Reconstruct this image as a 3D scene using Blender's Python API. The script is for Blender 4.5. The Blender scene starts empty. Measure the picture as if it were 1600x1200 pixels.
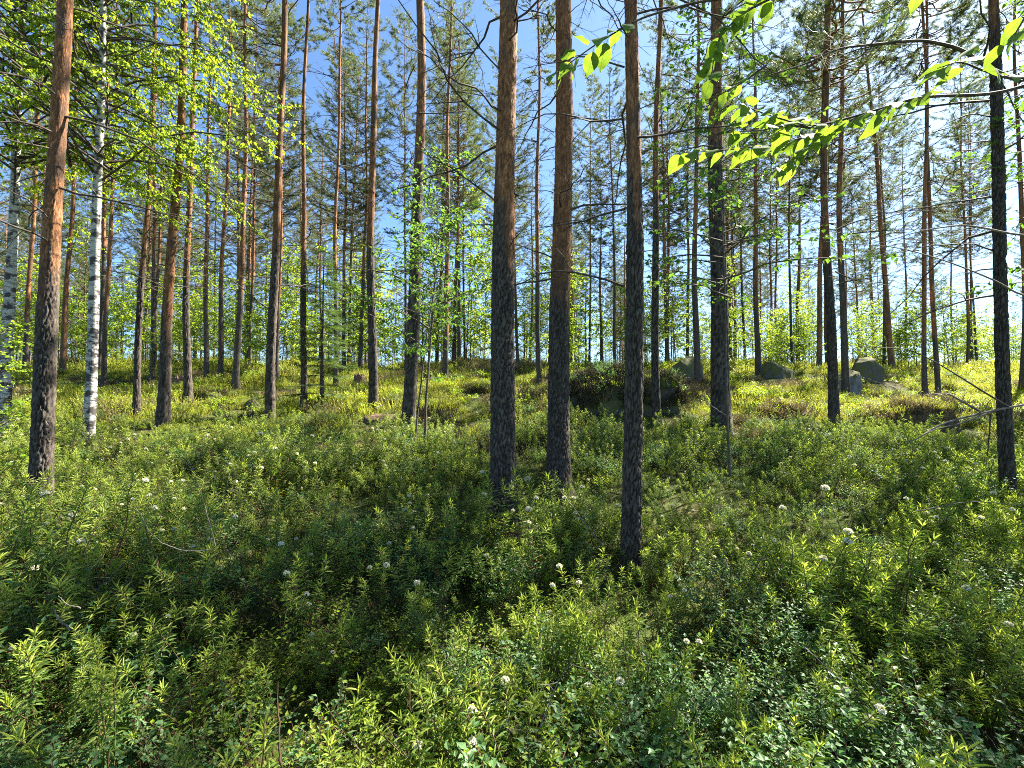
import bpy, math, random
import numpy as np
from mathutils import Vector, Matrix

R = math.radians
rng = np.random.default_rng(7)
random.seed(7)
scene = bpy.context.scene
COL = scene.collection

# ------------------------------------------------------------------ camera, sky, sun, exposure
F, PITCH, EYE = 720.0, R(2.0), 1.6
cam_d = bpy.data.cameras.new('camera')
cam_d.sensor_width = 36.0
cam_d.lens = F / 1600.0 * 36.0
cam_d.clip_start = 0.02
cam_d.clip_end = 3000.0
cam = bpy.data.objects.new('camera', cam_d)
COL.objects.link(cam)
cam.location = (0, 0, EYE)
cam.rotation_euler = (math.pi / 2 + PITCH, 0, 0)
scene.camera = cam

SUN_AZ, SUN_EL = R(56), R(47)          # azimuth measured from +Y towards +X
world = bpy.data.worlds.new('World')
scene.world = world
world.use_nodes = True
wt = world.node_tree
wt.nodes.clear()
w_out = wt.nodes.new('ShaderNodeOutputWorld')
w_bg = wt.nodes.new('ShaderNodeBackground')
w_sky = wt.nodes.new('ShaderNodeTexSky')
w_sky.sky_type = 'NISHITA'
w_sky.sun_disc = False
w_sky.sun_elevation = SUN_EL
w_sky.sun_rotation = SUN_AZ
w_sky.altitude = 100
w_sky.air_density = 0.6
w_sky.dust_density = 0.6
w_sky.ozone_density = 1.3
w_bg.inputs['Strength'].default_value = 0.05
w_tint = wt.nodes.new('ShaderNodeMix'); w_tint.data_type = 'RGBA'; w_tint.blend_type = 'MULTIPLY'
w_tint.inputs['Factor'].default_value = 1.0; w_tint.inputs[7].default_value = (.80, 1.0, 1.10, 1)
wt.links.new(w_sky.outputs[0], w_tint.inputs[6])
wt.links.new(w_tint.outputs[2], w_bg.inputs['Color'])
wt.links.new(w_bg.outputs[0], w_out.inputs['Surface'])

sun_d = bpy.data.lights.new('sun', 'SUN')
sun_d.energy = 5.0
sun_d.angle = R(0.55)
sun_d.color = (1.0, 0.94, 0.83)
sun = bpy.data.objects.new('sun', sun_d)
COL.objects.link(sun)
to_sun = Vector((math.sin(SUN_AZ) * math.cos(SUN_EL), math.cos(SUN_AZ) * math.cos(SUN_EL), math.sin(SUN_EL)))
sun.rotation_euler = to_sun.to_track_quat('Z', 'Y').to_euler()
sun.location = (20, 20, 40)

scene.view_settings.view_transform = 'Standard'
scene.view_settings.look = 'None'
scene.view_settings.exposure = 2.85
scene.view_settings.gamma = 1.0
scene.view_settings.use_curve_mapping = False
scene.render.engine = 'CYCLES'
scene.cycles.max_bounces = 6
scene.cycles.diffuse_bounces = 3
scene.cycles.transmission_bounces = 3
scene.cycles.glossy_bounces = 2
scene.cycles.use_denoising = False
scene.cycles.filter_width = 1.0
scene.cycles.sample_clamp_indirect = 6.0

# ------------------------------------------------------------------ pixel helpers (photo pixels, 1600 x 1200)
FWD = np.array([0, math.cos(PITCH), math.sin(PITCH)])
UPV = np.array([0, -math.sin(PITCH), math.cos(PITCH)])
def ray(px, py):
    d = FWD + np.array([1.0, 0, 0]) * (px - 800) / F + UPV * (600 - py) / F
    return d
def at(px, py, Y):
    d = ray(px, py)
    return np.array([0, 0, EYE]) + d * (Y / d[1])

# ------------------------------------------------------------------ noise
def _hash(ix, iy, iz, seed):
    h = (ix.astype(np.int64) * 374761393 + iy.astype(np.int64) * 668265263 + iz.astype(np.int64) * 2147483647 + seed * 974634777) & 0xFFFFFFFF
    h = ((h ^ (h >> 13)) * 1274126177) & 0xFFFFFFFF
    h = ((h ^ (h >> 16)) * 2246822519) & 0xFFFFFFFF
    return ((h ^ (h >> 15)) & 0xFFFFFF) / float(0xFFFFFF)
def vnoise(x, y, z=None, seed=0):
    x = np.asarray(x, float); y = np.asarray(y, float)
    z = np.zeros_like(x) if z is None else np.asarray(z, float)
    ix, iy, iz = np.floor(x), np.floor(y), np.floor(z)
    fx, fy, fz = x - ix, y - iy, z - iz
    ux, uy, uz = fx * fx * (3 - 2 * fx), fy * fy * (3 - 2 * fy), fz * fz * (3 - 2 * fz)
    r = 0
    for dx in (0, 1):
        for dy in (0, 1):
            for dz in (0, 1):
                wgt = (ux if dx else 1 - ux) * (uy if dy else 1 - uy) * (uz if dz else 1 - uz)
                r = r + wgt * _hash(ix + dx, iy + dy, iz + dz, seed)
    return r * 2 - 1
def fbm(x, y, z=None, oct=4, seed=0):
    a, s, r = 1.0, 1.0, 0
    x = np.asarray(x, float); y = np.asarray(y, float)
    z = np.zeros_like(x) if z is None else np.asarray(z, float)
    for o in range(oct):
        r = r + a * vnoise(x * s, y * s, z * s, seed + o * 17)
        a *= 0.5; s *= 2.03
    return r
def sstep(a, b, x):
    t = np.clip((np.asarray(x, float) - a) / (b - a), 0, 1)
    return t * t * (3 - 2 * t)

# ------------------------------------------------------------------ terrain height
_kY = np.array([-400, -20, -3, 0, 2, 3.8, 5, 7, 9, 12, 16, 20, 26, 35, 50, 80, 160, 700])
_kZ = np.array([-3, -0.4, -0.02, 0, .08, .27, .47, .80, 1.15, 1.75, 2.38, 2.86, 3.25, 3.3, 2.9, 2.2, 1.0, 0.0])
_tY = np.linspace(-40, 120, 1601)
_tZ = np.interp(_tY, _kY, _kZ)
_ker = np.hanning(25); _ker /= _ker.sum()
_tZs = np.convolve(np.pad(_tZ, 12, mode='edge'), _ker, 'valid')
def ground_z(x, y):
    x = np.asarray(x, float); y = np.asarray(y, float)
    z = np.where((y > -39) & (y < 119), np.interp(y, _tY, _tZs), np.interp(y, _kY, _kZ))
    a = 0.05 + 0.16 * sstep(5, 12, y) + .12 * sstep(12, 20, y)
    z = z + a * fbm(x * .42, y * .42, oct=3, seed=3) * (0.25 + 0.75 * sstep(1.0, 4.0, np.hypot(x, y)))
    z = z + 0.10 * np.maximum(0, vnoise(x * .95, y * .95, seed=11)) * sstep(5, 9, y)
    return z
def gz(x, y):
    return float(ground_z(np.array([x]), np.array([y]))[0])
def cover_h(Y):
    return 0.42 - 0.28 * float(sstep(5, 10, Y))
def on_ground(px, py, up=0.0):
    d = ray(px, py)
    best = None
    for Y in np.arange(0.8, 60, 0.05):
        p = np.array([0, 0, EYE]) + d * (Y / d[1])
        if p[2] <= gz0(Y) + up * cover_h(Y):
            return float(Y)
    return None
def gz0(Y):
    return float(np.interp(Y, _tY, _tZs))

# ------------------------------------------------------------------ mesh builder
class MB:
    def __init__(s):
        s.v, s.t, s.q, s.a, s.mi_t, s.mi_q, s.n = [], [], [], [], [], [], 0
        s.b = []
    def add(s, v, tris=None, quads=None, tint=0.5, up=0.0, mi=0):
        v = np.asarray(v, float).reshape(-1, 3)
        s.v.append(v)
        if tris is not None and len(tris):
            t = np.asarray(tris, np.int64).reshape(-1, 3) + s.n
            s.t.append(t); s.mi_t.append(np.full(len(t), mi))
        if quads is not None and len(quads):
            q = np.asarray(quads, np.int64).reshape(-1, 4) + s.n
            s.q.append(q); s.mi_q.append(np.full(len(q), mi))
        s.a.append(np.broadcast_to(np.asarray(tint, float), (len(v),)))
        s.b.append(np.broadcast_to(np.asarray(up, float), (len(v),)))
        s.n += len(v)
        return s
    def mesh(s, name, mats, smooth=True):
        me = bpy.data.meshes.new(name)
        v = np.concatenate(s.v) if s.v else np.zeros((0, 3))
        t = np.concatenate(s.t) if s.t else np.zeros((0, 3), np.int64)
        q = np.concatenate(s.q) if s.q else np.zeros((0, 4), np.int64)
        me.vertices.add(len(v))
        me.vertices.foreach_set('co', v.astype(np.float32).ravel())
        nl = t.size + q.size
        me.loops.add(nl)
        me.loops.foreach_set('vertex_index', np.concatenate([t.ravel(), q.ravel()]).astype(np.int32))
        nf = len(t) + len(q)
        me.polygons.add(nf)
        st = np.concatenate([np.arange(len(t)) * 3, t.size + np.arange(len(q)) * 4]).astype(np.int32)
        me.polygons.foreach_set('loop_start', st)
        mi = np.concatenate(s.mi_t + s.mi_q) if nf else np.zeros(0)
        me.polygons.foreach_set('material_index', mi.astype(np.int32))
        me.polygons.foreach_set('use_smooth', np.full(nf, smooth))
        me.update(calc_edges=True)
        at1 = me.attributes.new('tint', 'FLOAT', 'POINT')
        at1.data.foreach_set('value', np.concatenate(s.a).astype(np.float32))
        at2 = me.attributes.new('upper', 'FLOAT', 'POINT')
        at2.data.foreach_set('value', np.concatenate(s.b).astype(np.float32))
        for m in (mats if isinstance(mats, (list, tuple)) else [mats]):
            me.materials.append(m)
        return me

def nrm(a):
    return a / np.maximum(np.linalg.norm(a, axis=-1, keepdims=True), 1e-9)

def tube(mb, pts, rad, sides=6, tint=0.5, up=0.0, mi=0, cap=True):
    pts = np.asarray(pts, float); n = len(pts)
    rad = np.broadcast_to(np.asarray(rad, float), (n,))
    tg = nrm(np.gradient(pts, axis=0))
    ref = np.array([0, 0, 1.0]) if abs(tg[:, 2]).mean() < 0.8 else np.array([1.0, 0, 0])
    u = nrm(np.cross(tg, ref)); w = np.cross(tg, u)
    th = np.linspace(0, 2 * math.pi, sides, endpoint=False)
    ring = pts[:, None, :] + rad[:, None, None] * (np.cos(th)[None, :, None] * u[:, None, :] + np.sin(th)[None, :, None] * w[:, None, :])
    i = np.arange(n - 1)[:, None] * sides; j = np.arange(sides)[None, :]; j2 = (j + 1) % sides
    q = np.stack([i + j, i + j2, i + sides + j2, i + sides + j], -1).reshape(-1, 4)
    up_a = np.repeat(np.broadcast_to(np.asarray(up, float), (n,)), sides)
    mb.add(ring.reshape(-1, 3), quads=q, tint=tint, up=up_a, mi=mi)

def inst(mb, tv, tf, P, X, Z, sx, sy=None, sz=None, tint=0.5, quads=False, mi=0):
    """copies of a small template (x along, y across, z normal) at P"""
    P = np.asarray(P, float).reshape(-1, 3); n = len(P)
    if n == 0: return
    X = nrm(np.broadcast_to(np.asarray(X, float), (n, 3)))
    Z = np.broadcast_to(np.asarray(Z, float), (n, 3))
    Y = np.cross(Z, X); bad = np.linalg.norm(Y, axis=1) < 1e-4
    if bad.any():
        Y = Y.copy(); Y[bad] = np.cross(np.array([0.3, 1, 0.2]), X[bad])
    Y = nrm(Y); Zn = np.cross(X, Y)
    sx = np.broadcast_to(np.asarray(sx, float), (n,))
    sy = sx if sy is None else np.broadcast_to(np.asarray(sy, float), (n,))
    sz = sx if sz is None else np.broadcast_to(np.asarray(sz, float), (n,))
    tv = np.asarray(tv, float); k = len(tv)
    V = P[:, None, :] + (tv[None, :, 0:1] * sx[:, None, None]) * X[:, None, :] + (tv[None, :, 1:2] * sy[:, None, None]) * Y[:, None, :] + (tv[None, :, 2:3] * sz[:, None, None]) * Zn[:, None, :]
    tf = np.asarray(tf)
    Fc = (tf[None] + (np.arange(n) * k)[:, None, None]).reshape(-1, tf.shape[1])
    ta = np.repeat(np.broadcast_to(np.asarray(tint, float), (n,)), k)
    if tf.shape[1] == 4: mb.add(V.reshape(-1, 3), quads=Fc, tint=ta, mi=mi)
    else: mb.add(V.reshape(-1, 3), tris=Fc, tint=ta, mi=mi)

# leaf templates
LEAF_V = np.array([[0, 0, 0], [.38, .5, .10], [.45, 0, 0], [.38, -.5, .10], [1, 0, -.12]])
LEAF_F = np.array([[0, 2, 1], [0, 3, 2], [1, 2, 4], [2, 3, 4]])
_st = [(0.0, 0.0), (.05, .2), (.16, .40), (.32, .50), (.5, .48), (.68, .36), (.84, .19), (.95, .06), (1.06, 0.0)]
BIG_V = np.array([[x, sg * w, .16 * w - .16 * x * x + (.03 if sg else 0) * math.sin(x * 19)] for x, w in _st for sg in (1, 0, -1)])
BIG_F = np.array([t for k in range(8) for a in (0, 1) for t in ([3*k+a, 3*k+a+1, 3*k+a+4], [3*k+a, 3*k+a+4, 3*k+a+3])])
LIN_V = np.array([[0, 0, 0], [.3, .5, -.02], [.33, 0, .05], [.3, -.5, -.02], [.7, .42, -.10], [.72, 0, -.03], [.7, -.42, -.10], [1, 0, -.22]])
LIN_F = np.array([[0, 2, 1], [0, 3, 2], [1, 2, 4], [2, 5, 4], [2, 3, 5], [3, 6, 5], [4, 5, 7], [5, 6, 7]])
DIA_V = np.array([[0, 0, 0], [.45, .5, 0.03], [1, 0, 0], [.45, -.5, 0.03]])
DIA_F = np.array([[0, 3, 2], [0, 2, 1]])

def rdir(n, r=rng):
    return nrm(r.normal(size=(n, 3)))

# ------------------------------------------------------------------ materials
def new_mat(name):
    m = bpy.data.materials.new(name); m.use_nodes = True
    nt = m.node_tree; nt.nodes.clear()
    out = nt.nodes.new('ShaderNodeOutputMaterial')
    return m, nt, out
def N(nt, t, **kw):
    n = nt.nodes.new(t)
    for k, v in kw.items():
        if k in n.inputs: n.inputs[k].default_value = v
        else: setattr(n, k, v)
    return n
def mixc(nt, fac, a, b, blend='MIX'):
    n = nt.nodes.new('ShaderNodeMix'); n.data_type = 'RGBA'; n.blend_type = blend
    for sock, val in ((n.inputs['Factor'], fac), (n.inputs[6], a), (n.inputs[7], b)):
        if isinstance(val, bpy.types.NodeSocket): nt.links.new(val, sock)
        elif isinstance(val, (int, float)): sock.default_value = val
        else: sock.default_value = (*val, 1)
    return n.outputs[2]
def math_n(nt, op, a, b=0.0, clamp=False):
    n = nt.nodes.new('ShaderNodeMath'); n.operation = op; n.use_clamp = clamp
    for i, val in enumerate((a, b)):
        if isinstance(val, bpy.types.NodeSocket): nt.links.new(val, n.inputs[i])
        else: n.inputs[i].default_value = val
    return n.outputs[0]
def attr(nt, name):
    n = nt.nodes.new('ShaderNodeAttribute'); n.attribute_name = name
    return n.outputs['Fac']
def ramp(nt, fac, stops):
    n = nt.nodes.new('ShaderNodeValToRGB')
    nt.links.new(fac, n.inputs[0])
    e = n.color_ramp.elements
    while len(e) < len(stops): e.new(0.5)
    for el, (p, c) in zip(e, stops):
        el.position = p; el.color = (*c, 1) if len(c) == 3 else c
    return n.outputs[0]

def leaf_mat(name, cols, trans_col, trans=0.4, rough=0.45, spec=0.4, obj_var=0.35):
    m, nt, out = new_mat(name)
    oi = nt.nodes.new('ShaderNodeObjectInfo')
    t = attr(nt, 'tint')
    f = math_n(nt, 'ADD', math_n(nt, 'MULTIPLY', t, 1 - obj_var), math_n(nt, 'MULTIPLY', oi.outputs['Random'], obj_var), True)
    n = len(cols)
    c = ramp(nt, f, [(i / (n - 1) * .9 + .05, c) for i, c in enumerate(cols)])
    p = N(nt, 'ShaderNodeBsdfPrincipled', Roughness=rough)
    p.inputs['Specular IOR Level'].default_value = spec
    nt.links.new(c, p.inputs['Base Color'])
    tr = nt.nodes.new('ShaderNodeBsdfTranslucent')
    tc = mixc(nt, 0.55, c, trans_col)
    nt.links.new(tc, tr.inputs['Color'])
    mx = nt.nodes.new('ShaderNodeMixShader'); mx.inputs[0].default_value = trans
    nt.links.new(p.outputs[0], mx.inputs[1]); nt.links.new(tr.outputs[0], mx.inputs[2])
    nt.links.new(mx.outputs[0], out.inputs['Surface'])
    return m

def bark_mat():
    m, nt, out = new_mat('pine_bark')
    tc = nt.nodes.new('ShaderNodeTexCoord')
    mp = nt.nodes.new('ShaderNodeMapping'); mp.inputs['Scale'].default_value = (1, 1, .35)
    nt.links.new(tc.outputs['Object'], mp.inputs[0])
    n1 = N(nt, 'ShaderNodeTexNoise', Scale=38.0, Detail=6.0, Roughness=.65); nt.links.new(mp.outputs[0], n1.inputs['Vector'])
    n2 = N(nt, 'ShaderNodeTexNoise', Scale=7.0, Detail=4.0); nt.links.new(mp.outputs[0], n2.inputs['Vector'])
    n3 = N(nt, 'ShaderNodeTexNoise', Scale=140.0, Detail=3.0); nt.links.new(tc.outputs['Object'], n3.inputs['Vector'])
    oi = nt.nodes.new('ShaderNodeObjectInfo')
    fur = attr(nt, 'tint'); up = attr(nt, 'upper')
    grey = ramp(nt, n1.outputs['Fac'], [(.25, (.034, .026, .020)), (.5, (.095, .076, .060)), (.72, (.17, .142, .115)), (.9, (.26, .225, .185))])
    grey = mixc(nt, math_n(nt, 'MULTIPLY', math_n(nt, 'SUBTRACT', n2.outputs['Fac'], .5, True), 1.6, True), grey, (.055, .06, .04))
    org = ramp(nt, n1.outputs['Fac'], [(.25, (.07, .03, .014)), (.42, (.22, .095, .040)), (.58, (.40, .185, .075)), (.8, (.50, .30, .17))])
    org = mixc(nt, math_n(nt, 'MULTIPLY', math_n(nt, 'SUBTRACT', n2.outputs['Fac'], .48, True), 7.0, True), org, (.13, .08, .052))
    upv = math_n(nt, 'ADD', up, math_n(nt, 'MULTIPLY', math_n(nt, 'SUBTRACT', n2.outputs['Fac'], .5), .9))
    upv = math_n(nt, 'MULTIPLY', math_n(nt, 'SUBTRACT', upv, .3, True), 2.5, True)
    col = mixc(nt, upv, grey, org)
    dark = mixc(nt, upv, (.012, .010, .009), (.04, .017, .009))
    col = mixc(nt, fur, dark, col)
    col = mixc(nt, math_n(nt, 'MULTIPLY', oi.outputs['Random'], .3), col, (.06, .045, .034))
    p = N(nt, 'ShaderNodeBsdfPrincipled', Roughness=.9)
    p.inputs['Specular IOR Level'].default_value = .15
    nt.links.new(col, p.inputs['Base Color'])
    bp = N(nt, 'ShaderNodeBump', Strength=.9, Distance=.008)
    h = math_n(nt, 'ADD', n1.outputs['Fac'], math_n(nt, 'MULTIPLY', n3.outputs['Fac'], .3))
    nt.links.new(h, bp.inputs['Height']); nt.links.new(bp.outputs[0], p.inputs['Normal'])
    nt.links.new(p.outputs[0], out.inputs['Surface'])
    return m

def birch_mat():
    m, nt, out = new_mat('birch_bark')
    tc = nt.nodes.new('ShaderNodeTexCoord')
    mp = nt.nodes.new('ShaderNodeMapping'); mp.inputs['Scale'].default_value = (1, 1, 6.0)
    nt.links.new(tc.outputs['Object'], mp.inputs[0])
    n1 = N(nt, 'ShaderNodeTexNoise', Scale=4.5, Detail=5.0, Roughness=.6); nt.links.new(mp.outputs[0], n1.inputs['Vector'])
    mp2 = nt.nodes.new('ShaderNodeMapping'); mp2.inputs['Scale'].default_value = (1, 1, 1.7)
    nt.links.new(tc.outputs['Object'], mp2.inputs[0])
    n2 = N(nt, 'ShaderNodeTexNoise', Scale=8.0, Detail=5.0, Roughness=.6); nt.links.new(mp2.outputs[0], n2.inputs['Vector'])
    n3 = N(nt, 'ShaderNodeTexNoise', Scale=60.0, Detail=4.0); nt.links.new(tc.outputs['Object'], n3.inputs['Vector'])
    low = attr(nt, 'upper')                        # 1 near the rough base
    line = ramp(nt, n1.outputs['Fac'], [(.52, (0, 0, 0)), (.62, (1, 1, 1))])
    thr = math_n(nt, 'ADD', n2.outputs['Fac'], math_n(nt, 'MULTIPLY', low, .10))
    patch = ramp(nt, thr, [(.50, (0, 0, 0)), (.57, (1, 1, 1))])
    white = mixc(nt, n3.outputs['Fac'], (.50, .475, .435), (.24, .225, .20))
    col = mixc(nt, math_n(nt, 'MULTIPLY', line, .75), white, (.11, .095, .085))
    col = mixc(nt, patch, col, (.045, .040, .037))
    p = N(nt, 'ShaderNodeBsdfPrincipled', Roughness=.7)
    p.inputs['Specular IOR Level'].default_value = .25
    nt.links.new(col, p.inputs['Base Color'])
    bp = N(nt, 'ShaderNodeBump', Strength=.6, Distance=.006)
    nt.links.new(math_n(nt, 'ADD', n3.outputs['Fac'], n2.outputs['Fac']), bp.inputs['Height']); nt.links.new(bp.outputs[0], p.inputs['Normal'])
    nt.links.new(p.outputs[0], out.inputs['Surface'])
    return m

def wood_mat(name, a, b, rough=.85):
    m, nt, out = new_mat(name)
    tc = nt.nodes.new('ShaderNodeTexCoord')
    n1 = N(nt, 'ShaderNodeTexNoise', Scale=22.0, Detail=5.0); nt.links.new(tc.outputs['Object'], n1.inputs['Vector'])
    col = mixc(nt, ramp(nt, n1.outputs['Fac'], [(.35, (0, 0, 0)), (.65, (1, 1, 1))]), a, b)
    p = N(nt, 'ShaderNodeBsdfPrincipled', Roughness=rough)
    p.inputs['Specular IOR Level'].default_value = .2
    nt.links.new(col, p.inputs['Base Color'])
    bp = N(nt, 'ShaderNodeBump', Strength=.5, Distance=.004)
    nt.links.new(n1.outputs['Fac'], bp.inputs['Height']); nt.links.new(bp.outputs[0], p.inputs['Normal'])
    nt.links.new(p.outputs[0], out.inputs['Surface'])
    return m

def ground_mat():
    m, nt, out = new_mat('forest_floor')
    tc = nt.nodes.new('ShaderNodeTexCoord')
    n1 = N(nt, 'ShaderNodeTexNoise', Scale=.7, Detail=6.0, Roughness=.6); nt.links.new(tc.outputs['Object'], n1.inputs['Vector'])
    n2 = N(nt, 'ShaderNodeTexNoise', Scale=9.0, Detail=6.0, Roughness=.7); nt.links.new(tc.outputs['Object'], n2.inputs['Vector'])
    n3 = N(nt, 'ShaderNodeTexNoise', Scale=60.0, Detail=4.0); nt.links.new(tc.outputs['Object'], n3.inputs['Vector'])
    moss = ramp(nt, n2.outputs['Fac'], [(.3, (.020, .028, .008)), (.5, (.055, .07, .016)), (.7, (.12, .13, .035))])
    lit = ramp(nt, n3.outputs['Fac'], [(.3, (.022, .014, .009)), (.55, (.07, .042, .024)), (.75, (.15, .10, .055))])
    f = ramp(nt, n1.outputs['Fac'], [(.54, (0, 0, 0)), (.74, (1, 1, 1))])
    col = mixc(nt, f, moss, lit)
    p = N(nt, 'ShaderNodeBsdfPrincipled', Roughness=.95)
    p.inputs['Specular IOR Level'].default_value = .1
    nt.links.new(col, p.inputs['Base Color'])
    bp = N(nt, 'ShaderNodeBump', Strength=1.0, Distance=.03)
    nt.links.new(math_n(nt, 'ADD', n2.outputs['Fac'], math_n(nt, 'MULTIPLY', n3.outputs['Fac'], .4)), bp.inputs['Height'])
    nt.links.new(bp.outputs[0], p.inputs['Normal'])
    nt.links.new(p.outputs[0], out.inputs['Surface'])
    return m

def rock_mat(name, mossy=.5, pale=1.0):
    m, nt, out = new_mat(name)
    tc = nt.nodes.new('ShaderNodeTexCoord')
    geo = nt.nodes.new('ShaderNodeNewGeometry')
    n1 = N(nt, 'ShaderNodeTexNoise', Scale=5.0, Detail=8.0, Roughness=.7); nt.links.new(tc.outputs['Object'], n1.inputs['Vector'])
    n2 = N(nt, 'ShaderNodeTexNoise', Scale=70.0, Detail=3.0); nt.links.new(tc.outputs['Object'], n2.inputs['Vector'])
    st = ramp(nt, n1.outputs['Fac'], [(.3, (.11 * pale, .105 * pale, .10 * pale)), (.5, (.24 * pale, .23 * pale, .215 * pale)), (.72, (.36 * pale, .345 * pale, .31 * pale))])
    st = mixc(nt, math_n(nt, 'MULTIPLY', n2.outputs['Fac'], 1.0, True), st, (.05, .048, .045))
    sep = nt.nodes.new('ShaderNodeSeparateXYZ'); nt.links.new(geo.outputs['Normal'], sep.inputs[0])
    mf = math_n(nt, 'ADD', math_n(nt, 'MULTIPLY', sep.outputs[2], .45), math_n(nt, 'MULTIPLY', n1.outputs['Fac'], 1.1))
    mk = ramp(nt, mf, [(max(0.02, .98 - mossy * .55), (0, 0, 0)), (min(1, 1.08 - mossy * .55), (1, 1, 1))])
    moss = mixc(nt, n2.outputs['Fac'], (.05, .055, .018), (.14, .14, .05))
    col = mixc(nt, mk, st, moss)
    p = N(nt, 'ShaderNodeBsdfPrincipled', Roughness=.9)
    p.inputs['Specular IOR Level'].default_value = .2
    nt.links.new(col, p.inputs['Base Color'])
    bp = N(nt, 'ShaderNodeBump', Strength=.8, Distance=.02)
    nt.links.new(math_n(nt, 'ADD', n1.outputs['Fac'], math_n(nt, 'MULTIPLY', n2.outputs['Fac'], .25)), bp.inputs['Height'])
    nt.links.new(bp.outputs[0], p.inputs['Normal'])
    nt.links.new(p.outputs[0], out.inputs['Surface'])
    return m

M_bark = bark_mat()
M_birch = birch_mat()
M_branch = wood_mat('dead_branch_wood', (.03, .023, .018), (.09, .072, .058))
M_limb = wood_mat('pine_limb_wood', (.10, .045, .02), (.20, .10, .045))
M_twig = wood_mat('grey_dry_twig', (.08, .066, .052), (.21, .18, .15))
M_stem = wood_mat('sapling_stem', (.05, .042, .03), (.12, .10, .07))
M_shrubstem = wood_mat('shrub_stem', (.05, .028, .016), (.12, .07, .035))
M_stump = wood_mat('rotten_stump', (.09, .05, .035), (.22, .14, .09))
M_litter = wood_mat('needle_litter', (.05, .033, .018), (.14, .095, .05), .95)
M_ground = ground_mat()
M_rock = rock_mat('granite', .8, .8)
M_rockpale = rock_mat('pale_granite', .55, 1.15)
M_mound = rock_mat('overgrown_granite', .97, .45)
M_rockmoss = rock_mat('mossy_granite', .85, .7)
M_needle = leaf_mat('pine_needles', [(.040, .062, .026), (.075, .105, .038), (.125, .155, .052)], (.24, .32, .06), .32, .5, .3)
M_spruce = leaf_mat('spruce_needles', [(.03, .06, .016), (.055, .095, .024), (.10, .15, .035)], (.17, .28, .04), .28, .45, .4)
M_birchleaf = leaf_mat('birch_leaves', [(.08, .16, .014), (.13, .22, .016), (.20, .28, .022)], (.52, .64, .02), .52, .55, .2)
M_youngleaf = leaf_mat('young_birch_leaves', [(.08, .16, .02), (.14, .23, .025), (.22, .30, .03)], (.50, .66, .03), .52, .55, .2)
M_rowan = leaf_mat('sapling_leaves', [(.035, .09, .02), (.06, .14, .025), (.09, .18, .03)], (.24, .44, .03), .42, .55, .2)
M_aspen = leaf_mat('overhanging_leaves', [(.04, .09, .022), (.06, .13, .024), (.10, .18, .026)], (.40, .58, .02), .5, .55, .22, .5)
M_rosem = leaf_mat('rosemary_leaves', [(.038, .078, .012), (.085, .14, .020), (.18, .215, .036)], (.36, .52, .03), .46, .55, .2)
M_rosetip = leaf_mat('rosemary_young_leaves', [(.14, .20, .022), (.22, .28, .038), (.34, .35, .08)], (.48, .60, .05), .48, .55, .2)
M_bilber = leaf_mat('bog_bilberry_leaves', [(.035, .095, .032), (.065, .14, .045), (.11, .20, .06)], (.26, .52, .10), .42, .5, .3, .5)
M_bright = leaf_mat('bilberry_leaves', [(.08, .14, .014), (.15, .22, .018), (.24, .30, .03)], (.46, .62, .03), .5, .5, .25, .6)
M_grass = leaf_mat('heath_cover', [(.11, .13, .02), (.21, .23, .03), (.34, .32, .07)], (.50, .52, .05), .40, .5, .3, .6)
M_heather = leaf_mat('dark_heather', [(.035, .032, .016), (.075, .062, .034), (.13, .105, .062)], (.10, .09, .03), .2, .6, .15)  # brown heather, darkened further to carry the shade on the boulder's steep face
M_drygrass = leaf_mat('dry_grass', [(.10, .085, .035), (.19, .155, .07), (.30, .25, .13)], (.34, .28, .10), .3, .6, .2)
M_dry = leaf_mat('dry_leaves', [(.16, .07, .03), (.28, .15, .06), (.34, .24, .12)], (.4, .2, .06), .25, .6, .2)
M_flower, _nt, _o = new_mat('white_flowers')
_p = N(_nt, 'ShaderNodeBsdfPrincipled', Roughness=.6); _p.inputs['Base Color'].default_value = (.74, .70, .54, 1)
_t = _nt.nodes.new('ShaderNodeBsdfTranslucent'); _t.inputs['Color'].default_value = (.7, .68, .5, 1)
_m = _nt.nodes.new('ShaderNodeMixShader'); _m.inputs[0].default_value = .25
_nt.links.new(_p.outputs[0], _m.inputs[1]); _nt.links.new(_t.outputs[0], _m.inputs[2]); _nt.links.new(_m.outputs[0], _o.inputs['Surface'])

# ------------------------------------------------------------------ scene graph helpers
def link(o, parent=None):
    COL.objects.link(o)
    if parent is not None: o.parent = parent
    return o
def tag(o, label=None, cat=None, group=None, kind=None):
    if label: o['label'] = label
    if cat: o['category'] = cat
    if group: o['group'] = group
    if kind: o['kind'] = kind
    return o
def thing(name, loc, label, cat, group=None, rot=(0, 0, 0), scale=1.0):
    o = bpy.data.objects.new(name, None)
    o.empty_display_size = .2
    link(o); o.location = loc; o.rotation_euler = rot; o.scale = (scale,) * 3
    return tag(o, label, cat, group)
def part(name, me, parent, kind=None, loc=(0, 0, 0), rot=(0, 0, 0), scale=1.0):
    o = bpy.data.objects.new(name, me)
    link(o, parent); o.location = loc; o.rotation_euler = rot
    o.scale = (scale,) * 3 if isinstance(scale, (int, float)) else scale
    if kind: o['kind'] = kind
    return o

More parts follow.
